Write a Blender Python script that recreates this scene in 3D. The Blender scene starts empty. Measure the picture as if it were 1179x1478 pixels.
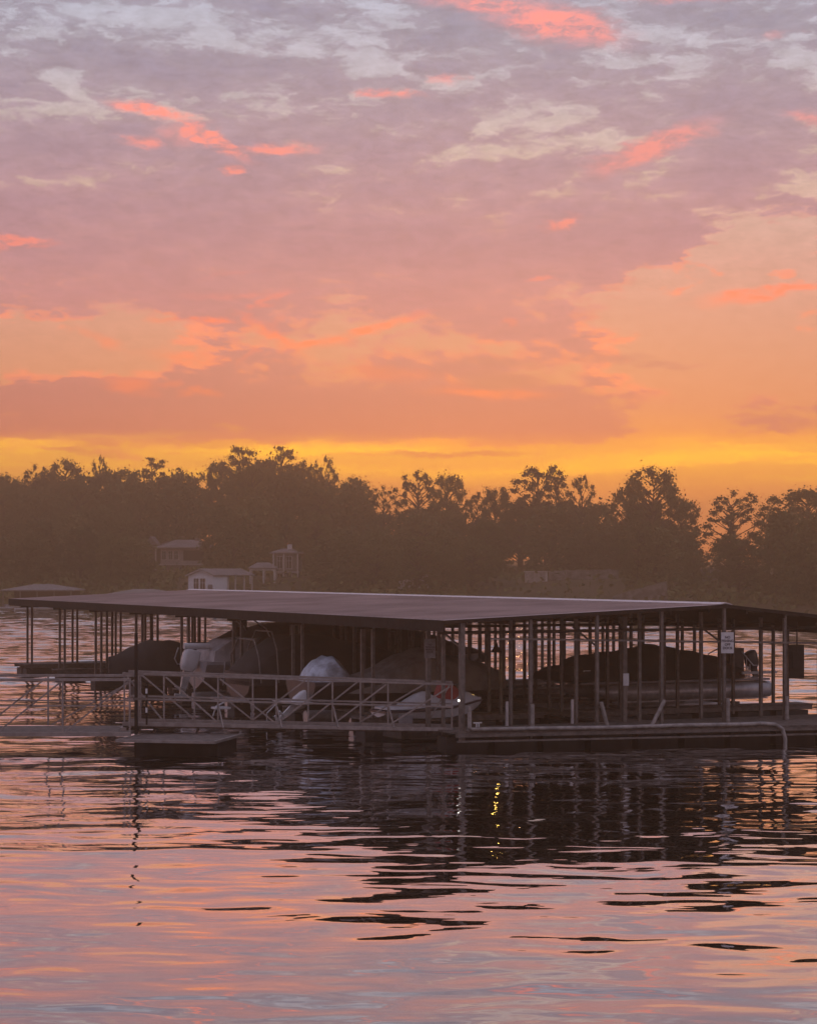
import bpy, math, random
import numpy as np
from mathutils import Vector, Matrix
R = math.radians
sc = bpy.context.scene
C = sc.collection
random.seed(7)
rng = np.random.default_rng(7)

# ------------------------------------------------------------------ camera
CAM_Z = 4.675
HAZE_D = .0024
cam_d = bpy.data.cameras.new('camera'); cam = bpy.data.objects.new('camera', cam_d); C.objects.link(cam)
cam.location = (0, 0, CAM_Z); cam.rotation_euler = (R(90), 0, 0)
cam_d.sensor_fit = 'VERTICAL'; cam_d.sensor_height = 24; cam_d.sensor_width = 24
cam_d.lens = 24*3000/1478; cam_d.shift_y = 83/1478
cam_d.clip_start = .5; cam_d.clip_end = 6000
sc.camera = cam

# ------------------------------------------------------------------ render / view
sc.view_settings.view_transform = 'Standard'; sc.view_settings.look = 'None'
sc.view_settings.exposure = 0; sc.view_settings.gamma = 1
cy = sc.cycles
cy.use_denoising = True; cy.max_bounces = 6; cy.diffuse_bounces = 2; cy.glossy_bounces = 4
cy.transmission_bounces = 2; cy.volume_bounces = 0; cy.transparent_max_bounces = 6
cy.sample_clamp_indirect = 4; cy.caustics_reflective = False; cy.caustics_refractive = False

def lin(c):
    return tuple(((x/255)/12.92 if x/255 <= .04045 else ((x/255+.055)/1.055)**2.4) for x in c)

# ------------------------------------------------------------------ node helper
class N:
    def __init__(s, tree): s.t = tree
    def new(s, typ, **kw):
        n = s.t.nodes.new(typ)
        for k, v in kw.items(): setattr(n, k, v)
        return n
    def put(s, sock, v):
        if isinstance(v, bpy.types.NodeSocket): s.t.links.new(v, sock)
        elif v is not None: sock.default_value = v
    def m(s, op, a, b=None, c=None, clamp=False):
        n = s.new('ShaderNodeMath', operation=op, use_clamp=clamp)
        s.put(n.inputs[0], a)
        if b is not None: s.put(n.inputs[1], b)
        if c is not None: s.put(n.inputs[2], c)
        return n.outputs[0]
    def rng(s, v, a, b, c=0., d=1., smooth=False):
        n = s.new('ShaderNodeMapRange'); n.interpolation_type = 'SMOOTHSTEP' if smooth else 'LINEAR'
        s.put(n.inputs[0], v)
        for i, x in enumerate((a, b, c, d)): s.put(n.inputs[i+1], x)
        return n.outputs[0]
    def xyz(s, x, y, z):
        n = s.new('ShaderNodeCombineXYZ')
        for i, v in enumerate((x, y, z)): s.put(n.inputs[i], v)
        return n.outputs[0]
    def sep(s, v):
        n = s.new('ShaderNodeSeparateXYZ'); s.put(n.inputs[0], v); return n.outputs
    def noise(s, vec, scale=1., detail=2., rough=.5, dist=0., color=False, lac=2.):
        n = s.new('ShaderNodeTexNoise'); s.put(n.inputs['Vector'], vec)
        n.inputs['Scale'].default_value = scale; n.inputs['Detail'].default_value = detail
        n.inputs['Roughness'].default_value = rough; n.inputs['Distortion'].default_value = dist
        n.inputs['Lacunarity'].default_value = lac
        return n.outputs['Color' if color else 'Fac']
    def ramp(s, f, stops, interp='LINEAR'):
        n = s.new('ShaderNodeValToRGB'); n.color_ramp.interpolation = interp; s.put(n.inputs[0], f)
        e = n.color_ramp.elements
        while len(e) < len(stops): e.new(.5)
        for el, (p, c) in zip(e, sorted(stops)): el.position = p; el.color = tuple(c)+(1,)
        return n.outputs[0]
    def mix(s, f, a, b, mode='MIX'):
        n = s.new('ShaderNodeMix', data_type='RGBA', blend_type=mode)
        s.put(n.inputs[0], f); s.put(n.inputs[6], a if not isinstance(a, tuple) or len(a) == 4 else a+(1,))
        s.put(n.inputs[7], b if not isinstance(b, tuple) or len(b) == 4 else b+(1,))
        return n.outputs[2]
    def vm(s, op, a, b=None):
        n = s.new('ShaderNodeVectorMath', operation=op); s.put(n.inputs[0], a)
        if b is not None: s.put(n.inputs[1], b)
        return n.outputs[0]
    def scale(s, a, f):
        n = s.new('ShaderNodeVectorMath', operation='SCALE'); s.put(n.inputs[0], a); s.put(n.inputs[3], f)
        return n.outputs[0]

# ------------------------------------------------------------------ sky: clear dusk gradient, cloud deck, lit wisps (azimuth, elevation in degrees)
WISPS = [(4.02,14.71,1.81,0.46,-12,1),(2.40,15.16,1.15,0.27,-5,0.9),(4.98,14.36,0.86,0.17,-8,0.8),(1.92,15.36,1.53,0.23,0,0.7),(7.84,15.43,1.91,0.25,0,0.9),(9.94,15.36,0.57,0.10,18,0.9),(10.04,14.21,0.48,0.10,10,0.4),(-6.96,12.34,1.18,0.19,-10,1),(-5.53,11.69,1.18,0.21,-28,1),(-7.25,11.55,0.50,0.15,-6,0.8),(-3.62,11.42,0.95,0.15,2,0.9),(-4.80,10.81,0.31,0.11,0,0.9),(-6.29,11.78,0.76,0.27,-5,0.5),(-0.53,12.89,0.80,0.11,-2,0.9),(1.06,13.27,0.42,0.13,10,0.6),(6.69,11.42,1.62,0.29,20,0.8),(5.93,11.15,0.76,0.15,18,0.6),(10.90,12.03,0.65,0.17,-10,0.6),(4.25,9.45,0.50,0.15,14,0.8),(-10.69,8.84,0.84,0.11,-4,0.9),(-11.16,8.67,0.38,0.11,0,0.6),(9.75,7.45,1.72,0.15,7,1),(10.32,7.58,1.15,0.08,7,0.9),(-1.14,6.57,1.53,0.13,16,1),(-2.57,6.15,0.76,0.15,6,1),(-3.71,6.40,1.15,0.17,-28,0.9),(-4.10,6.21,0.95,0.11,50,0.5),(-5.53,6.78,0.50,0.10,0,1),(-6.67,6.80,0.46,0.08,-4,0.8),(-8.39,6.25,0.65,0.15,-24,0.7),(-6.20,5.77,1.15,0.17,-4,0.7),(-7.63,5.00,0.80,0.21,-8,0.7),(-5.62,4.87,0.50,0.10,0,0.8),(-6.48,5.06,0.42,0.08,2,0.7),(-0.75,5.39,1.34,0.21,-4,0.6),(2.11,4.85,1.53,0.13,-2,0.8),(1.25,5.19,0.38,0.15,-30,0.5),(-4.57,7.52,1.34,0.10,4,0.4),(-3.91,7.37,0.57,0.11,28,0.6),(2.68,6.82,0.17,0.10,0,0.7),(3.64,7.93,0.27,0.06,-4,0.7),(-4.77,8.06,0.76,0.08,8,0.3),(0.96,3.48,2.67,0.11,-2,0.3)]
STREAKS = [(2.49,5.18,1.38,0.27,-1,1),(2.59,5.71,1.43,0.15,-1,0.9),(5.17,5.81,1.34,0.15,-3,0.8),(7.08,5.60,1.05,0.10,-3,0.7),(-0.95,5.48,0.95,0.15,0,0.5),(1.16,3.21,2.29,0.08,0,0.9),(-0.56,3.15,1.15,0.06,0,0.6),(-8.97,3.19,1.34,0.06,-3,0.5)]
GAPS = [(-9.73,10.39,2.10,0.23,6,0.9),(-11.07,10.26,1.15,0.19,0,0.7),(-3.62,10.77,2.10,0.15,8,0.6),(3.26,11.46,2.48,0.27,4,1),(1.92,11.78,1.15,0.23,30,0.7),(3.83,10.20,0.95,0.31,30,0.8),(6.89,10.70,1.15,0.38,25,0.7),(7.65,11.21,1.15,0.27,20,0.6),(7.08,9.97,1.72,0.34,0,0.5),(0.20,13.88,1.15,0.23,-10,0.6),(-3.62,13.98,3.25,0.38,-4,0.7),(7.65,14.29,1.72,0.31,-4,0.9),(-9.16,12.83,1.15,0.19,-30,0.6),(10.32,9.97,1.53,0.76,20,0.5),(-4.00,8.67,0.65,0.27,0,0.5),(-8.39,14.55,3.06,0.42,0,0.6),(2.11,9.11,1.15,0.38,0,0.35)]

w = bpy.data.worlds.new("World"); sc.world = w; w.use_nodes = True
t = w.node_tree; t.nodes.clear(); n = N(t)
dirv = n.new('ShaderNodeTexCoord').outputs['Generated']
dx, dy, dz = n.sep(dirv)
az = n.m('MULTIPLY', n.m('ARCTAN2', dx, dy), 57.2958)
el = n.m('MULTIPLY', n.m('ARCSINE', dz), 57.2958)
ela = n.m('MAXIMUM', el, 0.)
warp = n.noise(n.xyz(n.m('MULTIPLY', az, .9), n.m('MULTIPLY', ela, 2.2), 3.), 1., 8., .68, color=True)
wx, wy, _ = n.sep(warp)
azw = n.m('ADD', az, n.m('MULTIPLY', n.m('SUBTRACT', wx, .5), 2.0))
elw = n.m('ADD', ela, n.m('MULTIPLY', n.m('SUBTRACT', wy, .5), .62))
P = n.xyz(azw, elw, 0.)
EMAX = 60.
def estops(L):   # (degrees, srgb)
    return [((e/EMAX)**.5, lin(c)) for e, c in L]
ef = n.m('POWER', n.m('DIVIDE', ela, EMAX), .5)
clear = n.ramp(ef, estops([(0, (232,130,78)), (1.3, (236,138,80)), (2.0, (255,160,70)), (2.65, (255,180,52)), (3.2, (255,190,48)), (3.6, (255,165,62)), (4.4, (228,148,98)),
    (6.3, (212,152,120)), (8.3, (204,158,140)), (10.8, (200,180,164)), (13.4, (172,170,182)), (15.5, (166,173,192)), (30, (160,172,200)), (60, (150,152,180))]))
cloudc = n.ramp(ef, estops([(0, (225,120,80)), (2.8, (240,140,90)), (3.45, (214,118,92)), (3.8, (192,108,104)), (4.6, (182,108,110)), (5.6, (180,113,116)), (7.4, (180,121,130)), (9.5, (164,124,138)),
    (12, (150,131,147)), (14.5, (134,133,152)), (20, (150,148,170)), (60, (146,138,160))]))
# the deck: broad banks, broken edges, fine texture
deckn = n.noise(n.xyz(n.m('MULTIPLY', azw, .30), n.m('MULTIPLY', elw, .85), 11.), 1., 9., .60, .15)
fine = n.noise(n.xyz(n.m('MULTIPLY', azw, 1.0), n.m('MULTIPLY', elw, 3.0), 5.), 1., 9., .64, .1)
mot = n.noise(n.xyz(n.m('MULTIPLY', az, 1.5), n.m('MULTIPLY', ela, 3.4), 21.), 1., 9., .70, .3)
def blob(entry, src, soft=1.0):
    a, e, L, W, ang, s = entry
    mp = n.new('ShaderNodeMapping', vector_type='TEXTURE')
    n.put(mp.inputs[0], src); mp.inputs[1].default_value = (a, e, 0); mp.inputs[2].default_value = (0, 0, R(ang))
    mp.inputs[3].default_value = (L*1.25*soft, W*1.3*soft, 1)
    ln = n.new('ShaderNodeVectorMath', operation='LENGTH'); n.put(ln.inputs[0], mp.outputs[0])
    return n.rng(ln.outputs['Value'], 1.1, .2, 0., s, True)
def group(L, src, soft=1.0):
    acc = None
    for e in L:      # each step reads the one before it, which keeps the node program small
        s_ = src
        if acc is not None:
            q = n.new('ShaderNodeVectorMath', operation='MULTIPLY_ADD'); n.put(q.inputs[0], acc); q.inputs[1].default_value = (1e-7,)*3; n.put(q.inputs[2], src); s_ = q.outputs[0]
        b = blob(e, s_, soft); acc = b if acc is None else n.m('MAXIMUM', acc, b)
    return acc
# coverage of the deck
cov = n.m('ADD', n.m('ADD', n.m('MULTIPLY', deckn, .58), n.m('MULTIPLY', fine, .30)), n.m('MULTIPLY', mot, .12))
thr = n.ramp(ef, [((e/EMAX)**.5, (v,)*3) for e, v in ((0,.60),(2.9,.60),(3.35,.54),(3.7,.38),(4.7,.36),(5.1,.44),(5.9,.49),(6.7,.46),(7.6,.40),(9.5,.38),(11,.42),(13,.450),(16,.455),(60,.45))])
openr = n.rng(n.m('ADD', az, n.m('MULTIPLY', n.m('SUBTRACT', fine, .5), 9.)), 4.2, 7.2, 0., 1., True)
openr = n.m('MULTIPLY', openr, n.rng(n.m('ADD', n.m('ADD', ela, n.m('MULTIPLY', n.m('SUBTRACT', deckn, .5), 5.)), n.m('MULTIPLY', n.m('SUBTRACT', az, 8.), -.35)), 9.6, 8.0, 0., 1., True))
openl = n.m('MULTIPLY', n.rng(az, -3.5, -8.5, 0., .11, True), n.m('MULTIPLY', n.rng(elw, 4.9, 5.4, 0., 1., True), n.rng(elw, 7.2, 6.5, 0., 1., True)))
gaps = group(GAPS, P, 1.2)
thr = n.m('ADD', n.m('ADD', thr, n.m('MULTIPLY', openr, .17)), n.m('ADD', openl, n.m('MULTIPLY', gaps, .085)))
dlt = n.m('SUBTRACT', cov, thr)
cmask = n.rng(dlt, -.035, .045, 0., 1., True)
thick = n.rng(dlt, .02, .16, 0., 1., True)
cloudc = n.mix(n.m('MULTIPLY', thick, n.rng(ela, 4., 9., .15, .85)), cloudc, n.mix(1., cloudc, (.84,.86,.94), 'MULTIPLY'))
soft = n.mix(n.rng(ela, 9., 15., .45, .12, True), clear, cloudc)
col = n.mix(cmask, soft, cloudc)
# coral light catching broken edges low in the west
rim = n.m('MULTIPLY', n.m('MULTIPLY', cmask, n.m('SUBTRACT', 1., cmask)), n.m('MULTIPLY', n.rng(ela, 4.2, 5.2, 0., 1., True), n.rng(ela, 10.5, 7.2, 0., 1., True)))
col = n.mix(n.m('MULTIPLY', n.m('MULTIPLY', rim, 3.0), n.rng(deckn, .44, .56, .15, 1., True)), col, lin((252,134,104)))
mamp = n.rng(ela, 3.5, 12., .035, .15, True)
mc = n.m('MULTIPLY_ADD', n.rng(mot, .32, .68, -1., 1.), mamp, 1.)
col = n.mix(1., col, n.xyz(mc, mc, mc), 'MULTIPLY')
# yellow core of the horizon band, right and centre
core = n.m('MULTIPLY', n.rng(n.m('ABSOLUTE', n.m('SUBTRACT', elw, 3.0)), .85, .1, 0., 1., True), n.rng(n.noise(n.xyz(n.m('MULTIPLY', az, .16), n.m('MULTIPLY', elw, 2.2), 2.), 1., 4., .5), .40, .66, 0.15, .95, True))
col = n.mix(core, col, (1.45,.72,.03))
darks = group(STREAKS, P)
col = n.mix(n.m('MULTIPLY', darks, n.rng(fine, .3, .5, .55, 1., True)), col, n.ramp(ef, estops([(2.5, (222,122,72)), (4, (190,112,95)), (6, (172,112,114))])))
wisps = group(WISPS, P, 1.2)
wm = n.m('ADD', n.m('MULTIPLY', n.m('MULTIPLY', wisps, wisps), n.rng(mot, .36, .58, .1, .8, True)), n.m('MULTIPLY', wisps, .22), clamp=True)
wcol = n.ramp(ef, estops([(4.5, (255,118,78)), (7, (255,116,90)), (11, (250,132,118)), (15, (248,140,132))]))
col = n.mix(n.m('MULTIPLY', wm, .92), col, wcol)
# far round the horizon, away from the afterglow, the sky is cooler and dimmer
away = n.rng(n.m('ABSOLUTE', az), 30., 110., 0., 1., True)
low = n.rng(ela, 0., 40., 1., 0.)
col = n.mix(n.m('MULTIPLY', away, n.rng(ela, 5., 50., .85, .3)), col, n.ramp(ef, estops([(0, (150,125,135)), (12, (150,135,155)), (60, (146,138,160))])))
nish = n.new('ShaderNodeTexSky', sky_type='NISHITA'); nish.sun_disc = False
nish.sun_elevation = R(1.2); nish.sun_rotation = R(3)
addn = n.mix(1., col, n.mix(1., nish.outputs[0], (.02,.02,.02), 'MULTIPLY'), 'ADD')
bg = n.new('ShaderNodeBackground'); n.put(bg.inputs[0], addn); bg.inputs[1].default_value = 1.28
out = n.new('ShaderNodeOutputWorld'); t.links.new(bg.outputs[0], out.inputs[0])

sun_d = bpy.data.lights.new('sun', 'SUN'); sun_d.energy = .35; sun_d.angle = R(4); sun_d.color = (1, .52, .2)
sun = bpy.data.objects.new('sun', sun_d); C.objects.link(sun)
sv = Vector((math.sin(R(3))*math.cos(R(1.2)), math.cos(R(3))*math.cos(R(1.2)), math.sin(R(1.2))))
sun.rotation_euler = sv.to_track_quat('Z', 'Y').to_euler(); sun.location = (10, 100, 60)

# ------------------------------------------------------------------ materials
MATS = {}
def mat(name, col, rough=.7, metal=0., var=.25, vs=3., bump=0., col2=None, spec=.4):
    if name in MATS: return MATS[name]
    m = bpy.data.materials.new(name); m.use_nodes = True; t = m.node_tree; k = N(t)
    b = t.nodes['Principled BSDF']; b.inputs['Roughness'].default_value = rough; b.inputs['Metallic'].default_value = metal
    b.inputs['Specular IOR Level'].default_value = spec
    oc = k.new('ShaderNodeTexCoord').outputs['Object']
    f = k.noise(oc, vs, 5., .6)
    c2 = col2 or tuple(c*(1-var) for c in col)
    c1 = tuple(min(1, c*(1+var*.6)) for c in col) if not col2 else col
    k.put(b.inputs['Base Color'], k.mix(k.rng(f, .35, .65, 0., 1., True), c1, c2))
    if bump:
        bn = k.new('ShaderNodeBump'); bn.inputs['Strength'].default_value = bump; bn.inputs['Distance'].default_value = .03
        k.put(bn.inputs['Height'], k.noise(oc, vs*3, 4., .6)); k.put(b.inputs['Normal'], bn.outputs[0])
    MATS[name] = m; return m
def emis(name, col, s):
    m = bpy.data.materials.new(name); m.use_nodes = True; t = m.node_tree
    b = t.nodes['Principled BSDF']; b.inputs['Emission Color'].default_value = tuple(col)+(1,); b.inputs['Emission Strength'].default_value = s
    b.inputs['Base Color'].default_value = (.8,.8,.8,1); return m

# ------------------------------------------------------------------ mesh helpers
class MB:
    def __init__(s): s.v = []; s.f = []
    def add(s, vs, fs, M=None):
        o = len(s.v)
        s.v += [tuple(M @ Vector(v)) if M is not None else tuple(v) for v in vs]
        s.f += [tuple(i+o for i in f) for f in fs]; return s
    def box(s, x0, x1, y0, y1, z0, z1, M=None):
        vs = [(x0,y0,z0),(x1,y0,z0),(x1,y1,z0),(x0,y1,z0),(x0,y0,z1),(x1,y0,z1),(x1,y1,z1),(x0,y1,z1)]
        return s.add(vs, [(0,3,2,1),(4,5,6,7),(0,1,5,4),(1,2,6,5),(2,3,7,6),(3,0,4,7)], M)
    def tube(s, pts, r, k=8, cap=True, M=None):
        pts = [Vector(p) for p in pts]; rs = r if isinstance(r, (list, tuple)) else [r]*len(pts)
        vs = []; fs = []; prev = None
        for i, p in enumerate(pts):
            d = (pts[min(i+1, len(pts)-1)] - pts[max(i-1, 0)]).normalized()
            if prev is None: u = d.orthogonal().normalized()
            else: u = (prev - d*prev.dot(d)).normalized()
            prev = u; v = d.cross(u)
            vs += [p + (u*math.cos(2*math.pi*j/k) + v*math.sin(2*math.pi*j/k))*rs[i] for j in range(k)]
        for i in range(len(pts)-1):
            for j in range(k): fs.append((i*k+j, i*k+(j+1) % k, (i+1)*k+(j+1) % k, (i+1)*k+j))
        if cap: fs += [tuple(range(k))[::-1], tuple(range((len(pts)-1)*k, len(pts)*k))]
        return s.add(vs, fs, M)
    def bar(s, a, b, w=.05, h=.05, M=None):
        a, b = Vector(a), Vector(b); d = (b-a); L = d.length; d.normalize()
        up = Vector((0,0,1)) if abs(d.z) < .95 else Vector((0,1,0))
        y = up.cross(d).normalized(); z = d.cross(y)
        vs = [a + d*x + y*yy + z*zz for x in (0, L) for yy, zz in ((-w/2,-h/2),(w/2,-h/2),(w/2,h/2),(-w/2,h/2))]
        return s.add(vs, [(0,3,2,1),(4,5,6,7),(0,1,5,4),(1,2,6,5),(2,3,7,6),(3,0,4,7)], M)
    def prism(s, poly, a0, a1, axis='y', M=None):   # poly in the other two axes
        n_ = len(poly)
        def mk(p, a): return {'y': (p[0], a, p[1]), 'x': (a, p[0], p[1]), 'z': (p[0], p[1], a)}[axis]
        vs = [mk(p, a0) for p in poly] + [mk(p, a1) for p in poly]
        fs = [tuple(range(n_)), tuple(range(n_, 2*n_))[::-1]] + [(i, i+n_, (i+1) % n_+n_, (i+1) % n_) for i in range(n_)]
        return s.add(vs, fs, M)
    def loft(s, rings, cap=True, closed=True, M=None):
        k = len(rings[0]); vs = [p for r_ in rings for p in r_]; fs = []
        for i in range(len(rings)-1):
            for j in range(k if closed else k-1):
                fs.append((i*k+j, i*k+(j+1) % k, (i+1)*k+(j+1) % k, (i+1)*k+j))
        if cap: fs += [tuple(range(k))[::-1], tuple(range((len(rings)-1)*k, len(rings)*k))]
        return s.add(vs, fs, M)
    def ball(s, c, r, k=8, q=(1,1,1), M=None):
        rings = []
        for i in range(k+1):
            th = math.pi*i/k
            rings.append([(c[0]+r*q[0]*math.sin(th)*math.cos(2*math.pi*j/12)+1e-5*math.cos(j), c[1]+r*q[1]*math.sin(th)*math.sin(2*math.pi*j/12), c[2]+r*q[2]*math.cos(th)) for j in range(12)])
        return s.loft(rings, M=M)
    def build(s, name, m, parent=None, smooth=False, loc=None):
        me = bpy.data.meshes.new(name); me.from_pydata(s.v, [], s.f); me.validate()
        import bmesh
        bm = bmesh.new(); bm.from_mesh(me); bmesh.ops.recalc_face_normals(bm, faces=bm.faces); bm.to_mesh(me); bm.free()
        me.materials.append(m)
        if smooth:
            me.shade_smooth()
            try: me.set_sharp_from_angle(angle=R(40))
            except Exception: pass
        o = bpy.data.objects.new(name, me); C.objects.link(o)
        if parent: o.parent = parent
        if loc: o.location = loc
        return o
def tag(o, label=None, cat=None, group=None, kind=None):
    if label: o['label'] = label
    if cat: o['category'] = cat
    if group: o['group'] = group
    if kind: o['kind'] = kind
    return o
def empty(name, loc=(0,0,0), rz=0, label=None, cat=None, group=None):
    o = bpy.data.objects.new(name, None); C.objects.link(o); o.location = loc; o.rotation_euler = (0,0,rz)
    o.empty_display_size = .3
    return tag(o, label, cat, group)
def copy_tree(o, parent=None):
    c = o.copy(); C.objects.link(c); c.parent = parent
    for ch in [k for k in bpy.data.objects if k.parent == o]: copy_tree(ch, c)
    return c
def text_mb(lines, size, depth=.004):
    """lettering, centred, in the xz plane facing -y"""
    cu = bpy.data.curves.new('lettering', 'FONT'); cu.body = lines; cu.size = size; cu.align_x = 'CENTER'; cu.align_y = 'CENTER'
    cu.extrude = depth; cu.space_line = 1.05; cu.offset = size*.015
    o = bpy.data.objects.new('lettering_curve', cu); C.objects.link(o)
    dg = bpy.context.evaluated_depsgraph_get(); me = bpy.data.meshes.new_from_object(o.evaluated_get(dg))
    mb = MB(); mb.add([(v.co.x, -v.co.z, v.co.y) for v in me.vertices], [tuple(p.vertices) for p in me.polygons])
    bpy.data.objects.remove(o); bpy.data.curves.remove(cu); bpy.data.meshes.remove(me); return mb
def site(u, y):            # sideways place of something seen u photo pixels from the left, y metres away
    return (u-589.5)/3000*y
def smooth01(x): x = min(1, max(0, x)); return x*x*(3-2*x)

# ------------------------------------------------------------------ terrain
def shore_y(x):
    return float(np.interp(x, [-400,-160,-70,-30,0,25,45,90,200,400], [300,262,252,246,238,222,206,196,170,150]))
def ground_z(x, y):
    d = y - shore_y(x)
    if d < 0: return max(-2.5, d*.12 - .1)
    top = float(np.interp(x, [-120,-50,0,30,80], [9.5,9.5,6.5,4.5,4.0]))
    z = .9*smooth01(d/3) + 2.6*smooth01(d/22) + (top-3.5)*smooth01((d-20)/80) + .5*math.sin(x*.11+1)*math.sin(y*.09)*smooth01(d/20)
    if d > 110: z += 3.*smooth01((d-110)/400)
    return z
xs = np.unique(np.concatenate([np.linspace(-420, -130, 14), np.linspace(-130, 130, 105), np.linspace(130, 420, 14)]))
ys = np.unique(np.concatenate([np.linspace(-30, 180, 20), np.linspace(180, 380, 120), np.linspace(380, 690, 16)]))
gv = [(float(x), float(y), ground_z(x, y)) for y in ys for x in xs]
nx = len(xs); gf = [(j*nx+i, j*nx+i+1, (j+1)*nx+i+1, (j+1)*nx+i) for j in range(len(ys)-1) for i in range(nx-1)]
gm = mat('shore_grass', (.07,.065,.035), .95, var=.5, vs=.15, col2=(.12,.09,.055), spec=.1)
tag(MB().add(gv, gf).build('ground', gm, smooth=True), kind='structure')

# ------------------------------------------------------------------ water
wm_ = bpy.data.materials.new('lake_water'); wm_.use_nodes = True; t = wm_.node_tree; t.nodes.clear(); k = N(t)
pos = k.new('ShaderNodeNewGeometry').outputs['Position']; px, py, pz = k.sep(pos)
big = k.noise(k.vm('MULTIPLY', pos, (.035,.05,0)), 1., 3., .5)
ruf = k.rng(k.m('ADD', py, k.m('MULTIPLY', k.m('SUBTRACT', big, .5), 30.)), 60., 95., 0., 1., True)
rleft = k.m('MULTIPLY', k.rng(k.m('ADD', px, k.m('MULTIPLY', k.m('SUBTRACT', big, .5), 10.)), -3.5, -8., 0., 1., True), k.rng(py, 36., 50., 0., .55, True))
rmid = k.rng(py, 36., 52., 0., .22, True)
ruf = k.m('MAXIMUM', ruf, k.m('MAXIMUM', rleft, rmid))
pw = k.vm('ADD', pos, k.scale(k.noise(k.vm('MULTIPLY', pos, (.4,.4,0)), 1., 2., .5, color=True), 1.3))
def slope_pair(vec, amp, det):
    c = k.noise(vec, 1., det, .5, color=True); a, b, _ = k.sep(c)
    return k.m('MULTIPLY', k.m('SUBTRACT', a, .5), amp), k.m('MULTIPLY', k.m('SUBTRACT', b, .5), amp)
s1 = slope_pair(k.vm('MULTIPLY', pw, (.25,.7,0)), 1., 1.)
s2 = slope_pair(k.vm('MULTIPLY', pw, (.62,2.15,0)), 1., 1.8)
s3 = slope_pair(k.vm('MULTIPLY', pos, (1.8,5.4,0)), 1., 2.)
a1, a2 = .085, .185
a3 = k.m('MULTIPLY_ADD', ruf, .19, .028)
fadein = k.rng(py, 18., 34., .7, 1.)
def tot(i, f):
    z = k.m('ADD', k.m('MULTIPLY', s1[i], a1*f), k.m('MULTIPLY', s2[i], a2*f))
    return k.m('ADD', k.m('MULTIPLY', z, fadein), k.m('MULTIPLY', k.m('MULTIPLY', s3[i], a3), f))
sx, sy = tot(0, .7), tot(1, 1.)
geo = k.new('ShaderNodeNewGeometry').outputs['Normal']
nrm = k.vm('NORMALIZE', k.vm('ADD', geo, k.xyz(sx, sy, 0.)))
gl = k.new('ShaderNodeBsdfAnisotropic'); gl.distribution = 'GGX'
gl.inputs['Color'].default_value = (.96,.95,.97,1)
k.put(gl.inputs['Roughness'], k.m('MULTIPLY_ADD', ruf, .05, .012)); k.put(gl.inputs['Normal'], nrm)
df = k.new('ShaderNodeBsdfDiffuse'); df.inputs['Color'].default_value = (.022,.018,.014,1)
fr = k.new('ShaderNodeFresnel'); fr.inputs['IOR'].default_value = 1.34; k.put(fr.inputs['Normal'], nrm)
mx = k.new('ShaderNodeMixShader'); k.put(mx.inputs[0], k.rng(fr.outputs[0], .02, .45, .12, 1.)); t.links.new(df.outputs[0], mx.inputs[1]); t.links.new(gl.outputs[0], mx.inputs[2])
o_ = k.new('ShaderNodeOutputMaterial'); t.links.new(mx.outputs[0], o_.inputs[0])
# surface mesh: real wavelets where the wind ruffles the lake, nearly still close to us
wr = np.random.default_rng(21)
gx_ = np.unique(np.concatenate([[-420,-250,-150,-95,-70], np.arange(-58, 58.1, .3), [70,95,150,250,420]]))
gy_ = np.unique(np.concatenate([[-30,0,18,28,34,38,40], np.arange(42, 60, .22), np.arange(60, 130, .25), np.arange(130, 262, .4), [270,300,330]]))
X, Y = np.meshgrid(gx_, gy_)
def sm(a, b, v): q = np.clip((v-a)/(b-a), 0, 1); return q*q*(3-2*q)
Yw = Y+6*np.sin(X*.13+1)+4*np.sin(X*.31+Y*.05)
A = .070*sm(58, 88, Yw)
A = np.maximum(A, .048*sm(-4.5, -9.5, X+1.5*np.sin(Y*.5)+.8*np.sin(Y*1.3))*sm(42, 54, Yw))
A = np.maximum(A, .014*sm(42, 55, Y))
A *= 1-.45*sm(205, 245, Y)
A *= 1+.35*np.sin(X*.09+Y*.045+2)*np.sin(Y*.11-X*.03)
A *= sm(-70, -50, X)*sm(70, 50, X)*sm(41, 47, Y)*sm(262, 250, Y)
Zw = np.zeros_like(X); nw = 54
lam = np.exp(wr.uniform(math.log(1.1), math.log(4.2), nw)); ang = wr.normal(0, .6, nw); ph = wr.uniform(0, 6.28, nw)
sl = lam**.15; sl *= math.sqrt(2)/math.sqrt((sl**2).sum())
for L_, a_, p_, s_ in zip(lam, ang, ph, sl):
    kk = 2*math.pi/L_; Zw += (s_/kk)*np.sin(kk*(X*math.sin(a_)+Y*math.cos(a_))+p_+.6*np.sin(X*.21+p_)*np.cos(Y*.17))
Zw *= A
Vw = np.stack([X, Y, Zw], -1).reshape(-1, 3); ny_, nx_ = X.shape
I = np.arange(ny_*nx_).reshape(ny_, nx_); Q = np.stack([I[:-1,:-1], I[:-1,1:], I[1:,1:], I[1:,:-1]], -1).reshape(-1, 4)
me = bpy.data.meshes.new('water'); me.vertices.add(len(Vw)); me.vertices.foreach_set('co', Vw.ravel())
me.loops.add(Q.size); me.loops.foreach_set('vertex_index', Q.ravel().astype(np.int32))
me.polygons.add(len(Q)); me.polygons.foreach_set('loop_start', np.arange(0, Q.size, 4, dtype=np.int32))
try: me.polygons.foreach_set('loop_total', np.full(len(Q), 4, dtype=np.int32))
except Exception: pass
me.update(); me.shade_smooth(); me.materials.append(wm_)
wo = bpy.data.objects.new('water', me); C.objects.link(wo); tag(wo, kind='structure')
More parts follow.
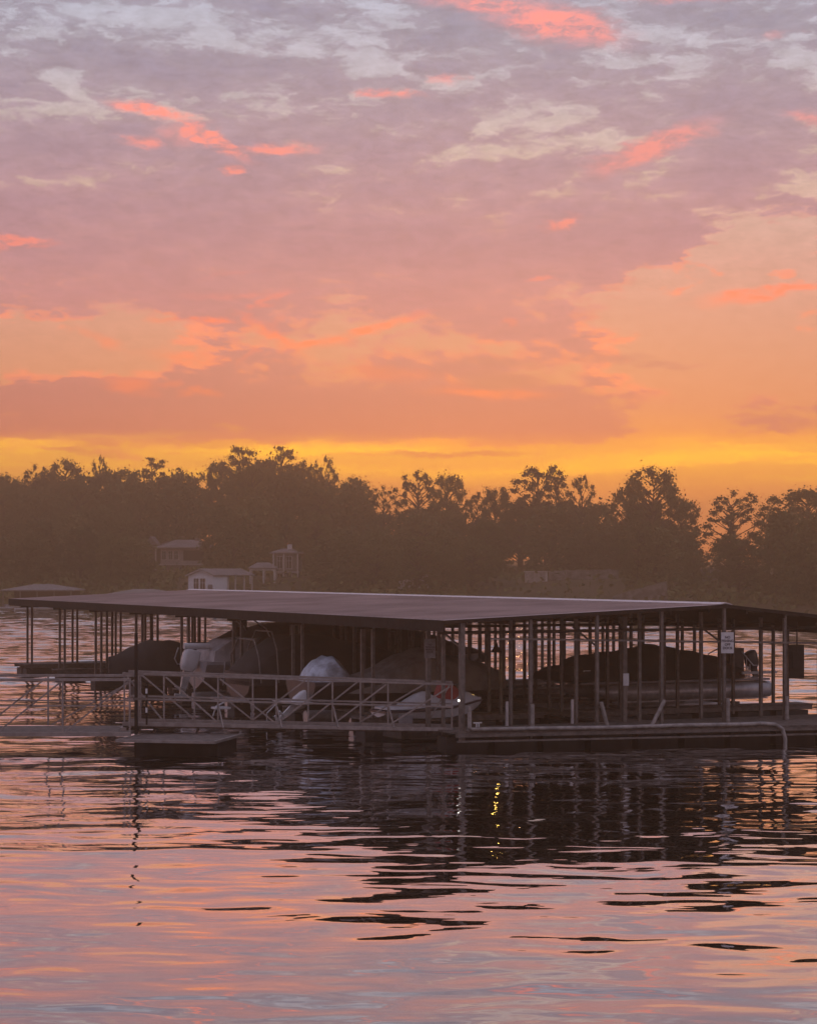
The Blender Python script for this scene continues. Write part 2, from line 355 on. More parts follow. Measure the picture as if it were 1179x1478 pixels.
# ------------------------------------------------------------------ covered dock (local x across the slips, y away from us)
C0 = Vector((1.28, 54.4, 0)); ROT = math.atan2(.4256, .9049)
M_roof = mat('roof_sheet', (.46,.365,.34), .75, var=.2, vs=.35, spec=.3)
M_ridge = mat('ridge_metal', (.75,.68,.66), .4, var=.1)
M_steel = mat('galvanised_steel', (.17,.145,.13), .55, .3, var=.3, vs=6)
M_dark = mat('dark_steel', (.03,.024,.022), .8, var=.3, vs=4, spec=.15)
M_deck = mat('deck_boards', (.15,.125,.11), .85, var=.4, vs=5, bump=.2)
M_float = mat('float_plastic', (.03,.03,.032), .6, var=.3)
M_pvc = mat('white_pvc', (.34,.31,.29), .5, var=.35, vs=4)
M_white = mat('white_paint', (.75,.74,.74), .5, var=.1)
M_alu = mat('aluminium', (.52,.51,.52), .35, .35, var=.2)
dock = empty('covered_dock', C0, ROT, 'long low covered boat dock with pale metal roof over rows of thin steel posts', 'boat dock')
D = Matrix.Translation(C0) @ Matrix.Rotation(ROT, 4, 'Z')
SR, ZR, ZL, SE, ZE = 8.1, 3.71, 3.356, 15.6, 2.96
def roof_z(s): return ZL+(ZR-ZL)*(s+.55)/(SR+.55) if s < SR else ZR-(ZR-ZE)*(s-SR)/(SE-SR)
T0, T1 = -.35, 44.3
mb = MB()                                            # roof sheets with shallow ribs
def slope(s0, s1):
    ts = np.arange(T0, T1+.01, .45)
    th = .05
    mb.prism([(s0, roof_z(s0)), (s1, roof_z(s1)), (s1, roof_z(s1)-th), (s0, roof_z(s0)-th)], T0, T1)
    for tt in ts[1:-1]: mb.prism([(s0, roof_z(s0)), (s1, roof_z(s1)), (s1, roof_z(s1)+.018), (s0, roof_z(s0)+.018)], tt-.02, tt+.02)
slope(-.55, SR); roofo = None
roofo = mb.build('roof_panel', M_roof, dock)
mb = MB(); slope(SR, SE); mb.build('roof_panel', M_roof, dock)
MB().prism([(SR-.22, roof_z(SR-.22)+.02), (SR, ZR+.055), (SR+.22, roof_z(SR+.22)+.02), (SR+.2, roof_z(SR+.2)+.003), (SR, ZR+.03), (SR-.2, roof_z(SR-.2)+.003)], T0-.03, T1+.03).build('ridge_cap', M_ridge, dock)
mb = MB(); mb.box(-.59, -.553, T0-.02, T1+.02, ZL-.30, ZL-.004); mb.build('fascia', M_dark, dock)
mb = MB(); mb.box(SE+.003, SE+.04, T0-.02, T1+.02, ZE-.30, ZE-.004); mb.build('fascia', M_dark, dock)
for tt, nm in ((T0-.03, 'rake_trim'), (T1, 'rake_trim')):
    mb = MB()
    for a, b in ((-.55, SR), (SR, SE)):
        mb.prism([(a, roof_z(a)-.002), (b, roof_z(b)-.002), (b, roof_z(b)-.1), (a, roof_z(a)-.1)], tt, tt+.027)
    mb.build(nm, M_dark, dock)
mb = MB()
for s in np.arange(.1, 15.4, 1.25): mb.box(s-.04, s+.04, T0+.05, T1-.05, roof_z(s)-.2, roof_z(s)-.056)
mb.build('purlins', M_dark, dock)
# fingers and walkways
FING = [5.3*i for i in range(1, 9)]
def deck(x0, x1, y0, y1, z=.45, nm='walkway', fl=True):
    mb = MB(); mb.box(x0, x1, y0, y1, z-.05, z)
    o = mb.build(nm, M_deck, dock)
    for ya, yb in ((y0+.02, y0+.06), (y1-.06, y1-.02)): MB().box(x0+.02, x1-.02, ya, yb, z-.17, z-.052).build('stringer', M_steel, o)
    mb = MB(); L = max(x1-x0, y1-y0); c = int(L/1.3); 
    for i in range(c):
        if x1-x0 > y1-y0: a = x0+(i+.08)*L/c; mb.box(a, a+L/c*.84, y0+.1, y1-.1, -.3, z-.205)
        else: a = y0+(i+.08)*L/c; mb.box(x0+.1, x1-.1, a, a+L/c*.84, -.3, z-.205)
    mb.build('floats', M_float, o); return o
def fe(s): return -.35-.185*(s+.25)          # the front edge runs out a little towards the right
o = MB().prism([(-.25,fe(-.25)),(15.8,fe(15.8)),(15.8,1.2),(-.25,1.2)], .40, .45, 'z').build('front_walkway', M_deck, dock)
MB().bar((-.22,fe(-.22)+.03,.35), (15.78,fe(15.78)+.03,.35), .04, .09).build('stringer', M_steel, o)
mb = MB()
for i in range(12):
    a = -.15+i*1.32; mb.prism([(a,fe(a)+.75),(a+1.15,fe(a+1.15)+.75),(a+1.15,.9),(a,.9)], -.3, .27, 'z')
mb.build('floats', M_float, o)
deck(5.55, 6.55, 1.2, 42.4, .448, 'centre_walkway')
for f in FING:
    deck(-.35, 5.55, f+.02, f+.9, .446, 'finger_walkway'); deck(6.55, 15.2, f+.02, f+.9, .446, 'finger_walkway')
MB().bar((-.2,fe(-.2)-.03,.2),(15.8,fe(15.8)-.03,.2),.04,.05).build('front_rub_rail', M_steel, dock)
# posts, 2.03 m apart along each finger; a few rows carry fewer
posts = []
for i in range(8): posts.append((2.03*i+.0, -.25))
for i in range(8): posts.append((2.03*i+.1, 1.05))
for kf, f in enumerate(FING):
    cols = range(8) if kf < 3 else (0, 1, 2, 4, 6, 7)
    for i in cols:
        for y in (f+.08, f+.84): posts.append((2.03*i+(.05 if i else 0), y))
posts.sort(key=lambda p: (D @ Vector((p[0], p[1], 0))).y)
for j, (s, y) in enumerate(posts):
    r = .065 if (s == 0 and y < 0) else .042
    if j < 98:
        MB().box(s-r, s+r, y-r, y+r, .2, roof_z(s)-.06).build('post', M_steel, dock)
restm = MB()
for s, y in posts[98:]: restm.box(s-.042, s+.042, y-.042, y+.042, .2, roof_z(s)-.06)
tag(restm.build('far_posts', M_steel, dock), kind='stuff')
mb = MB()
for f in FING+[0]: mb.box(-.5, 15.4, f+.04, f+.1, 2.98, 3.06)
mb.build('tie_beams', M_dark, dock)
MB().bar((.8, -.30, 2.86), (15.6, -.30, 2.48), .035, .05).build('cross_bar', M_steel, dock)
for s in (0.0, 4.06, 8.12, 12.18):
    MB().bar((s, -.25, 2.6), (s, 1.05, 3.1), .04, .04).build('knee_brace', M_steel, dock)
MB().box(-.02, 5.5, 44.0, 44.3, .2, .45).build('end_beam', M_deck, dock)
deck(-.35, 15.2, 43.3, 44.3, .447, 'end_walkway')

def dl(s, t_, z=0): return D @ Vector((s, t_, z))
# white pipe bumper lying along the front edge, and sleeves at post feet
o = MB().tube([(x, fe(max(x,.2))-.02, z) for x, z in ((.12,.95),(.12,.56),(.2,.51),(2,.505),(4,.49),(6,.51),(7.6,.5),(8.2,.515),(8.6,.48),(8.8,.36),(8.88,.1),(8.89,-.2))], .055, 10).build('pipe', M_pvc, smooth=True)
o.location = C0; o.rotation_euler = (0,0,ROT); tag(o, 'long pale pipe along the front edge of the dock, bending into the water at right', 'pipe')
SLV = [(.17,-.36,.0,.0,'white sleeve pipe standing against the corner post where the gangway ends'),
       (2.03,-.36,0,0,'white sleeve pipe upright at the second front post, right of the corner post'),
       (4.1,-.40,.20,1,'white sleeve pipe tipped outward to the right at the foot of the third front post'),
       (6.1,-.40,-.40,1,'white sleeve pipe leaning strongly away to the left at its foot, fourth front post'),
       (8.18,-.36,0,0,'white sleeve pipe upright on the post that carries the white notice'),
       (10.15,-.36,0,0,'pale sleeve pipe upright on the last front post before the pipe bends down'),
       (1.96,.94,0,2,'short grey sleeve pipe on the inner post just right of the small boat bow'),
       (3.98,.94,0,2,'short grey sleeve pipe on the inner post between the second and third front posts')]
for i, (s, y, lean, kd, lb) in enumerate(SLV):
    mb = MB(); a = Vector((lean*.5, 0, 0)); z0 = .455
    mb.tube([(lean, 0, z0), (0, 0, z0+.66)], .055 if kd < 2 else .045, 10)
    if kd == 0: mb.tube([(0, 0, z0+.02), (0, 0, z0+.06)], .065, 10)
    o = mb.build('sleeve_pipe', M_pvc if kd < 2 else M_alu, smooth=True); o.location = dl(s, y); o.rotation_euler = (0,0,ROT)
    tag(o, lb, 'pipe', 'sleeve pipes at the foot of the dock posts')

# notices on the posts
def notice(name, s, y, z, wd, ht, text, size, label, face=M_white, rz=ROT*.35):
    e = empty(name, dl(s, y, z), rz, label, 'sign')
    MB().box(-wd/2, wd/2, -.012, .012, -ht/2, ht/2).build('panel', face, e)
    MB().box(-.02, .02, .0125, .05, -ht*.4, ht*.4).build('bracket', M_steel, e)
    if text:
        tm = text_mb(text, size); tm.build('lettering', mat('sign_ink', (.03,.03,.06), .6), e, loc=(0,-.0165,0))
    return e
notice('notice_sign', 8.12, -.42, 2.65, .36, .58, 'NO\nFISHING\nOFF\nDOCK', .095, 'white notice with four lines of dark lettering on a front post toward the right')
notice('notice_sign', .0+.02, 1.7, 2.55, .30, .52, 'NO\nTRESPASS\nPRIVATE\nDOCK', .062, 'dull grey notice on a post above the small white craft with the red seat', mat('grey_sign', (.30,.28,.28), .6))
notice('slip_marker', 5.7, .96, 1.62, .16, .34, '', 0, 'small blank white plate on an inner post in front of the dark pontoon boat cover')
# posts carrying those last two
MB().box(-.055, .055, 1.71, 1.82, .2, roof_z(0)-.06).build('post', M_steel, dock)
MB().box(5.63, 5.75, .98, 1.07, .2, roof_z(5.7)-.06).build('post', M_steel, dock)

e = empty('utility_board', dl(10.35, -.2, 1.6), ROT*.3, 'dark utility board hung between the last front posts at the right edge', 'board')
MB().box(-.02, .42, -.03, .03, .0, .95).build('back_board', M_dark, e)
MB().box(.06, .34, -.1, -.033, .3, .75).build('meter_box', M_dark, e)
MB().tube([(.2,-.06,.75),(.2,-.06,1.6)], .02, 6).build('conduit', M_dark, e)

# lamps
e = empty('dock_light', dl(.02, -.18, 1.23), ROT, 'tiny bright white dock light glowing on the corner post above the small white craft', 'lamp')
MB().box(-.03, .03, -.03, .03, -.06, .0).build('housing', M_steel, e)
MB().ball((-.1,-.06,.03), .032).build('bulb', emis('bulb_white', (1,.93,.85), 3), e, True)
MB().bar((-.1,-.06,-.005), (.0,.0,-.02), .02, .02).build('arm', M_steel, e)
e = empty('pendant_light', dl(3.55, 4.6, 2.28), ROT, 'hooded lamp under the dock roof whose yellow light glitters on the dark water', 'lamp')
MB().loft([[(r*math.cos(a), r*math.sin(a), z) for a in [2*math.pi*i/16 for i in range(16)]] for r, z in ((.035,.26),(.05,.18),(.16,.02),(.16,0.))], cap=False).build('shade', M_dark, e, True)
MB().ball((0,0,.06), .06).build('bulb', emis('bulb_yellow', (1,.6,.12), 60), e, True)
MB().tube([(0,0,.2),(0,0,.62)], .012, 6).build('stem', M_dark, e)
# cleats on the front walkway
for s, y, lb in ((1.05, .9, 'white mooring cleat on the front walkway beside the small boat bow'), (13.2, -.2, 'white mooring cleat at the right end of the front walkway')):
    e = MB(); e.box(-.12,.12,-.02,.02,.10,.135); e.box(-.05,-.02,-.02,.02,.0,.10); e.box(.02,.05,-.02,.02,0,.10)
    o = e.build('mooring_cleat', M_white); o.location = dl(s, y, .452); o.rotation_euler = (0,0,ROT); tag(o, lb, 'cleat')

# ------------------------------------------------------------------ boat lifts
def lift(y0, y1, s0, s1, label, grp='boat lifts in the slips'):
    e = empty('boat_lift', dl((s0+s1)/2, (y0+y1)/2), ROT, label, 'boat lift', grp); h = (s1-s0)/2; b = (y1-y0)/2
    for y in (-b, b): MB().tube([(-h,y,.16),(h,y,.16)], .2, 12).build('tank', M_alu, e, True)
    for x in (-h*.6, h*.6): MB().box(x-.06, x+.06, -b, b, .365, .45).build('cross_beam', M_steel, e)
    for y in (-.55, .55): MB().box(-h*.75, h*.75, y-.06, y+.06, .452, .52).build('bunk', M_deck, e)
lift(2.0+4.7, 10.2, -.1, 4.8, 'floating lift with pale tanks under the grey covered runabout')
lift(7.0, 10.2, 7.6, 15.0, 'floating lift with pale tanks under the dark covered pontoon boat')
lift(12.2, 15.5, .2, 5.0, 'dim floating lift under the tall dark boat behind the silver tarp')
lift(17.4, 20.8, .0, 5.0, 'dim floating lift under the grey hulled boat with the white outboard')

# ------------------------------------------------------------------ boats (local x = towards the bow)
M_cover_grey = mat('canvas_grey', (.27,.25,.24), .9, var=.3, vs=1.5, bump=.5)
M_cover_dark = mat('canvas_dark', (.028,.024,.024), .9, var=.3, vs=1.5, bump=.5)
M_tarp = mat('silver_tarp', (.46,.52,.60), .4, var=.45, vs=2.5, bump=1.)
M_hull = mat('white_gelcoat', (.62,.62,.64), .25, var=.08)
M_hullg = mat('grey_gelcoat', (.30,.29,.31), .3, var=.15)
M_black = mat('black_plastic', (.02,.02,.022), .4, var=.2)
M_red = mat('red_vinyl', (.33,.03,.03), .5, var=.2)
M_stripe = mat('dark_stripe', (.03,.025,.04), .35, var=.1)
def v_hull(L, W, H, keel=0., bow=1.6, k=9, rake=.35):
    """rings of an open V hull from stern (x=0) to bow (x=L)"""
    rings = []
    for i in range(k+1):
        f = i/k; x = L*f
        wf = 1 if f < .55 else math.cos((f-.55)/.45*math.pi/2)**.7
        wf = max(wf, .02); hw = W/2*wf; kz = keel + (H*.75)*max(0, (f-.6)/.4)**2.2
        top = keel+H+.18*max(0, f-.4)
        ch = kz+(top-kz)*.38
        rings.append([(x, 0, kz), (x, hw*.75, ch), (x+.1*f, hw, top-.1), (x+.1*f, hw*.98, top), (x+.1*f, -hw*.98, top), (x+.1*f, -hw, top-.1), (x, -hw*.75, ch)])
    return rings
def cover(prof, widths, zb, seed=0, k=13, flat=.55):
    """draped cover: prof = [(x, ztop)], widths at the same x, skirt bottom zb(x)"""
    rr = random.Random(seed); rings = []
    xs_ = [p[0] for p in prof]; n_ = 26
    for i in range(n_+1):
        x = xs_[0]+(xs_[-1]-xs_[0])*i/n_
        zt = float(np.interp(x, xs_, [p[1] for p in prof])); wd = float(np.interp(x, xs_, widths))/2
        zz = zb(x) if callable(zb) else zb
        sag = .03*math.sin(i*1.9+seed)+rr.uniform(-.015, .015); ring = []
        for j in range(k):
            a = j/(k-1)*2-1
            if abs(a) < flat: y = wd*a/flat*.92; z = zt-(zt-zz)*.30*abs(a/flat)**1.7+sag*(1-abs(a))
            else: q = (abs(a)-flat)/(1-flat); y = math.copysign(wd*(.92+.08*q), a); z = (zt-(zt-zz)*.30)*(1-q)+zz*q; y += .03*math.sin(i*2.3+j)*q
            ring.append((x, y, z))
        rings.append(ring)
    return rings
def outboard(e, x, y, z, colm, tilt=.5, s=1., skin=M_alu):
    """outboard motor: cowl, midsection, gearcase, propeller; tilted up"""
    o = MB(); M = Matrix.Translation((x, y, z)) @ Matrix.Rotation(tilt, 4, 'Y') @ Matrix.Scale(s, 4)
    rings = []
    for zz, a, b in ((-.05,.15,.12),(.02,.20,.15),(.12,.24,.17),(.42,.25,.17),(.54,.22,.15),(.58,.12,.09)):
        rings.append([(a*math.copysign(abs(math.cos(q))**.45, math.cos(q))-.03+.06*zz, b*math.copysign(abs(math.sin(q))**.45, math.sin(q)), zz) for q in [2*math.pi*i/20 for i in range(20)]])
    c_ = MB().loft(rings, M=M).build('motor_cowl', colm, e, True)
    m2 = MB(); m2.loft([[(-.14,-.06,0),(.12,-.06,0),(.12,.06,0),(-.14,.06,0)],[(-.1,-.045,-.55),(.07,-.045,-.55),(.07,.045,-.55),(-.1,.045,-.55)],[(-.08,-.03,-.8),(.06,-.03,-.8),(.06,.03,-.8),(-.08,.03,-.8)]], M=M)
    m2.tube([(.2,0,-.78),(.1,0,-.78),(-.22,0,-.78)], [.02,.06,.045], 10, M=M); m2.box(-.24,.06,-.1,.1,-.57,-.54, M=M)
    m2.build('motor_leg', skin, e, True)
    p = MB()
    for i in range(3):
        a = i*2.094; p.add([(-.24,.03*math.cos(a),-.78+.03*math.sin(a)),(-.22,.14*math.cos(a-.3),-.78+.14*math.sin(a-.3)),(-.26,.15*math.cos(a+.35),-.78+.15*math.sin(a+.35)),(-.215,.14*math.cos(a),-.78+.14*math.sin(a))],[(0,1,2),(0,1,3),(0,3,2),(1,2,3)], M=M)
    p.build('propeller', M_dark, e)

# 1 small white craft with red seat, front slip
e = empty('jet_ski', dl(.62, 3.0, .0), ROT, 'small white watercraft with dark stripe and red seat on a float behind the gangway', 'jet ski')
JX, JZ = -1.55, .52
def jr(a): return [(JX+p[0], p[1], JZ+p[2]) for p in a]
rings = []
for f, hw, kz, tz in ((0,.5,.12,.34),(.12,.56,.02,.36),(.4,.58,0,.38),(.65,.55,.02,.44),(.82,.42,.1,.52),(.94,.2,.25,.57),(1.,.03,.42,.56)):
    x = 3.15*f; rings.append(jr([(x,0,kz),(x,hw*.8,kz+.08),(x,hw,tz-.09),(x,-hw,tz-.09),(x,-hw*.8,kz+.08)]))
MB().loft(rings).build('hull', M_hull, e, True)
rings = []
for f, hw, kz, tz in ((-.005,.51,.27,.34),(.12,.575,.28,.35),(.4,.60,.30,.37),(.65,.57,.36,.43),(.82,.44,.45,.51),(.94,.22,.5,.565),(1.01,.04,.5,.56)):
    x = 3.15*f; rings.append(jr([(x,hw,kz-.02),(x,hw,tz-.03),(x,-hw,tz-.03),(x,-hw,kz-.02)]))
MB().loft(rings).build('rub_stripe', M_stripe, e, True)
rings = []
for f, hw, kz, tz in ((.02,.40,.34,.38),(.22,.44,.34,.42),(.36,.42,.36,.72),(.44,.36,.37,.80),(.56,.38,.38,.62),(.70,.40,.42,.56),(.78,.36,.44,.74),(.86,.28,.48,.76),(.95,.14,.53,.62),(1.,.03,.54,.57)):
    x = 3.15*f; rings.append(jr([(x,hw,kz),(x,hw*.8,(kz+tz)/2+.04),(x,hw*.3,tz),(x,-hw*.3,tz),(x,-hw*.8,(kz+tz)/2+.04),(x,-hw,kz)]))
MB().loft(rings).build('deck_moulding', M_hull, e, True)
rings = []
for x, hw, z0, z1 in ((1.72,.16,.5,.62),(1.85,.2,.52,.98),(2.1,.2,.55,1.05),(2.35,.17,.58,.92),(2.5,.12,.6,.74)):
    rings.append(jr([(x,hw,z0),(x,hw*.8,z1-.05),(x,hw*.3,z1),(x,-hw*.3,z1),(x,-hw*.8,z1-.05),(x,-hw,z0)]))
MB().loft(rings).build('seat', M_red, e, True)
MB().tube(jr([(2.42,-.36,.98),(2.5,-.12,.94),(2.5,.12,.94),(2.42,.36,.98)]), .022, 8).build('handlebar', M_black, e)
MB().box(JX+.35, JX+.75, -.64, -.60, JZ-.06, JZ+.2).build('side_step', M_hullg, e)
o = MB().loft([[(x,-.6,.12),(x,.6,.12),(x,.6,.38),(x,.3,.50),(x,-.3,.50),(x,-.6,.38)] for x in (-1.1,-1.05,1.3,1.5)]).build('drive_on_float', mat('tan_plastic', (.07,.06,.055), .7), smooth=False)
o.location = dl(.6, 3.0, -.04); o.rotation_euler = (0,0,ROT); tag(o, 'low grey drive-on float carrying the small white watercraft', 'float')

# 2 grey covered runabout
e = empty('runabout', dl(-1.0, 8.4, .52), ROT, 'runabout under a long grey canvas cover on a lift, just behind the jet ski', 'motor boat')
MB().loft(v_hull(6.6, 2.3, .85)).build('hull', mat('dark_gelcoat', (.05,.045,.05), .4), e, True)
MB().loft(cover([(.9,1.0),(1.6,.98),(2.3,1.15),(3.2,1.62),(3.9,1.8),(4.6,1.62),(5.6,1.40),(6.4,1.15),(6.8,.95)], [1.9,2.3,2.45,2.5,2.5,2.4,2.1,1.2,.3], .50, 3), closed=False).build('cover', M_cover_grey, e, True)
MB().box(-.5, .0, -1.0, 1.0, .22, .28).build('swim_platform', M_hull, e)
outboard(e, -.28, -.35, .15, M_hull, .9, .9)
MB().tube([(-.5,.4,.26),(-.9,.4,-.1),(-.9,.4,-.35)], .02, 6).build('ladder_rail', M_alu, e)
o = MB()
rr = random.Random(4); rings = []
for i in range(9):
    f = i/8; x = 1.4*f; h = [.42,.78,.98,1.05,1.12,1.10,1.0,.8,.55][i]; hw = [.5,.75,.85,.9,.95,.95,.9,.85,.8][i]
    rings.append([(x+rr.uniform(-.05,.05), hw*a, (.0 if abs(a) == 1 else h*(1-.45*abs(a)**1.5))+rr.uniform(-.05,.05)) for a in (-1,-.8,-.5,-.2,.1,.4,.7,1)])
o.loft(rings, closed=False)
o = o.build('silver_tarp', M_tarp, smooth=True); o.location = dl(-.95, 8.4, .52+.50); o.rotation_euler = (0,0,ROT)
tag(o, 'crumpled silver blue tarp thrown over the stern of the grey covered runabout', 'tarp')
# 3 tall dark boat behind
e = empty('cabin_boat', dl(-1.0, 13.7, .4), ROT, 'tall dark covered boat with a curved canopy, behind the silver tarp', 'motor boat')
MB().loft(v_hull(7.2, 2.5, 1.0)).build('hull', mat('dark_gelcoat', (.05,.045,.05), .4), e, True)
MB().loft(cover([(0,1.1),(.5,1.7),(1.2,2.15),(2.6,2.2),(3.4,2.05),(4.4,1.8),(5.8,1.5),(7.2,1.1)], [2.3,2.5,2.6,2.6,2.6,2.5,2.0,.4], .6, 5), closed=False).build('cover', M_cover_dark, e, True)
for x, h in ((.3,1.5),(.9,1.75)):
    MB().tube([(x,-1.32,.7),(x-.05,-1.25,h),(x,-.7,h+.55),(x,.7,h+.55),(x-.05,1.25,h),(x,1.32,.7)], .025, 8).build('canopy_bow', M_steel, e, True)
MB().box(-.55, 0, -1.05, 1.05, .1, .17).build('swim_platform', M_hullg, e)
MB().tube([(-.5,-.5,.15),(-.9,-.5,-.05),(-1.0,-.5,-.35)], .03, 6).build('ladder_rail', M_alu, e)
MB().box(-1.0, -.5, -.75, -.3, -.12, -.06).build('boarding_step', M_white, e)
# 4 grey hull with white outboard
e = empty('fishing_boat', dl(-.6, 18.9, .55), ROT, 'grey hulled boat with a tilted white outboard motor and a stern ladder', 'motor boat')
MB().loft(v_hull(6.4, 2.4, 1.0)).build('hull', M_hullg, e, True)
outboard(e, -.35, -.3, .72, M_hull, .25, 1.2)
MB().tube([(-.5,-.3,1.52),(.45,-.3,1.50)], .11, 10).build('white_tube', M_hull, e, True)
for y in (-1.28,):
    MB().tube([(.55,y,.2),(.62,y,1.0),(.8,y,1.06),(.95,y,.98)], .02, 6).build('ladder_rail', M_alu, e)
    MB().tube([(.95,y,.2),(1.02,y,1.0),(1.2,y,1.06),(1.35,y,.98)], .02, 6).build('ladder_rail', M_alu, e)
MB().loft([[(x,-1.0,.9),(x,1.0,.9),(x+d,.95,zt),(x+d,-.95,zt)] for x,d,zt in ((.3,.1,1.35),(.9,.1,1.72),(2.2,0,1.78),(2.5,-.1,1.5))]).build('rear_lounge', mat('grey_vinyl', (.42,.40,.41), .6), e)
MB().loft(cover([(1.6,1.5),(2.2,2.2),(3.4,2.3),(4.6,1.9),(6.2,1.25)], [2.3,2.5,2.5,2.3,.4], .95, 8), closed=False).build('cover', M_cover_dark, e, True)
for y in (-1.05, 1.05):
    MB().tube([(2.6,y,1.2),(2.2,y,2.1),(1.6,y*.95,2.5),(1.0,y*.9,2.42)], .028, 8).build('tower_tube', M_alu, e, True)
# 5 dark boat with pointed end
e = empty('covered_boat', dl(-1.9, 24.2, .35), ROT, 'dark covered boat with a pointed end sticking out of the dock on the far left', 'motor boat')
MB().loft([[(-p[0]+6.6, p[1], p[2]) for p in r] for r in v_hull(6.6, 2.3, .95)]).build('hull', M_hullg, e, True)
MB().loft(cover([(-.15,1.15),(.5,1.4),(1.2,1.72),(2.0,1.74),(2.8,1.62),(3.8,1.66),(4.6,2.1),(6.6,2.4)], [.2,1.5,2.2,2.4,2.4,2.4,2.4,2.3], .45, 9), closed=False).build('cover', M_cover_dark, e, True)
outboard(e, 6.9, 0, .5, M_black, -.4, 1.)
MB().tube([(2.1,-1.22,1.5),(1.95,-1.24,1.1),(2.05,-1.24,.9),(2.5,-1.24,.88)], .025, 6).build('grab_rail', M_alu, e, True)
MB().tube([(3.2,-1.24,1.5),(3.0,-1.25,1.1),(2.95,-1.25,.9)], .025, 6).build('grab_rail', M_alu, e, True)

# 7 big covered boats on the far side of the walkway, seen dimly under the roof
for t_, L_, zt, lb_ in ((24.2, 6.4, 1.0, 'dim covered boat beyond the centre walkway, right of the silver tarp and behind it'), (29.5, 6.6, 1.1, 'dim tall covered boat under the roof, farther back than the tarp'), (34.8, 6.4, 1.0, 'farthest dim covered boat under the middle of the dock roof')):
    e = empty('covered_boat', dl(6.8, t_, .3), ROT, lb_, 'motor boat', 'dim boats beyond the centre walkway')
    MB().loft(v_hull(L_, 2.4, 1.0)).build('hull', mat('dark_gelcoat', (.05,.045,.05), .4), e, True)
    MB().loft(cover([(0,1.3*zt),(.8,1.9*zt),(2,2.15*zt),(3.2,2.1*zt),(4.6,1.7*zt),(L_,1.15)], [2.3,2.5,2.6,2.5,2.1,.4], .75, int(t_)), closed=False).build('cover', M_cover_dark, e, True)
    MB().tube([(2.0,-1.27,.95),(2.1,-1.1,1.9*zt+.1),(2.1,1.1,1.9*zt+.1),(2.0,1.27,.95)], .03, 6).build('arch', M_steel, e)
# 6 pontoon boat on the right
e = empty('pontoon_boat', dl(7.6, 8.6, .52), ROT, 'pontoon boat with pale aluminium tubes under a dark peaked cover, in the right slips', 'pontoon boat')
for y in (-1.05, 1.05):
    mb = MB(); mb.tube([(1.0,y,.40),(1.25,y,.34),(1.7,y,.30),(2.2,y,.28),(7.9,y,.28),(8.3,y,.28)], [.02,.14,.24,.28,.28,.26], 16)
    pt = mb.build('pontoon_tube', M_alu, e, True)
    MB().box(1.8, 8.2, y-.09, y+.09, -.03, .012).build('keel_strip', M_alu, pt)
MB().box(.4, 8.2, -1.25, 1.25, .575, .64).build('deck', M_hullg, e)
MB().box(7.0, 8.5, -1.26, -1.2, .78, .86).build('rail_cap', M_white, e)
for y in (-1.08, 1.08):
    mb = MB()
    for z in (.72, .86, 1.0): mb.bar((.6,y,z), (7.4,y,z), .03, .03)
    for x in np.arange(.6, 7.5, .85): mb.bar((x,y,.64), (x,y,1.0), .03, .03)
    mb.build('rail_fence', M_alu, e)
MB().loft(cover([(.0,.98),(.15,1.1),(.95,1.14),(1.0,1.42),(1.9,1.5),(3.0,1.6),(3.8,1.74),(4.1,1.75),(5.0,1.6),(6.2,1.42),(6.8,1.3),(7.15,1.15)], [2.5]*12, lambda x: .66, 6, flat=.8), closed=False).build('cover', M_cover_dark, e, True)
mb = MB()
for p in ([(7.3,-1.1,.66),(7.3,-1.1,1.35),(7.35,-.4,1.6),(7.35,.4,1.6),(7.3,1.1,1.35),(7.3,1.1,.66)], [(7.1,-1.1,1.5),(7.6,-1.1,1.05),(8.0,-1.1,1.05),(8.0,-1.1,.66)], [(7.45,-1.1,.66),(7.45,-1.1,1.1)]): mb.tube(p, .022, 6)
mb.build('stern_rail', M_alu, e)
MB().box(6.6, 7.2, -1.1, -.5, .645, 1.62).build('stern_seat', M_black, e)
outboard(e, 8.45, 0, .95, M_black, -.35, .95, M_black)

e.scale = (.9, 1, 1)
# ------------------------------------------------------------------ gangway
def gx(u, y=55.): return site(u, y)
GX0, GX1 = gx(178), gx(654)
e = empty('gangway', (GX0, 55.5, 0), 0, 'long aluminium truss gangway with slanted braces running along the front left of the dock', 'gangway')
def dz(x): return .60+(.45-.60)*(x-GX0)/(GX1-GX0)
def tz(x): return 1.93+(1.64-1.93)*(x-GX0)/(GX1-GX0)
M_gang = mat('gangway_aluminium', (.30,.265,.25), .45, .35, var=.2, vs=5)
def gb(nm, a, b, w_=.05, h_=.05):
    a = Vector(a)-Vector((GX0,55.5,0)); b = Vector(b)-Vector((GX0,55.5,0))
    return MB().bar(a, b, w_, h_).build(nm, M_gang, e)
MB().prism([(0,dz(GX0)-.03),(GX1-GX0,dz(GX1)-.03),(GX1-GX0,dz(GX1)-.09),(0,dz(GX0)-.09)], -.55, .55).build('deck', M_deck, e)
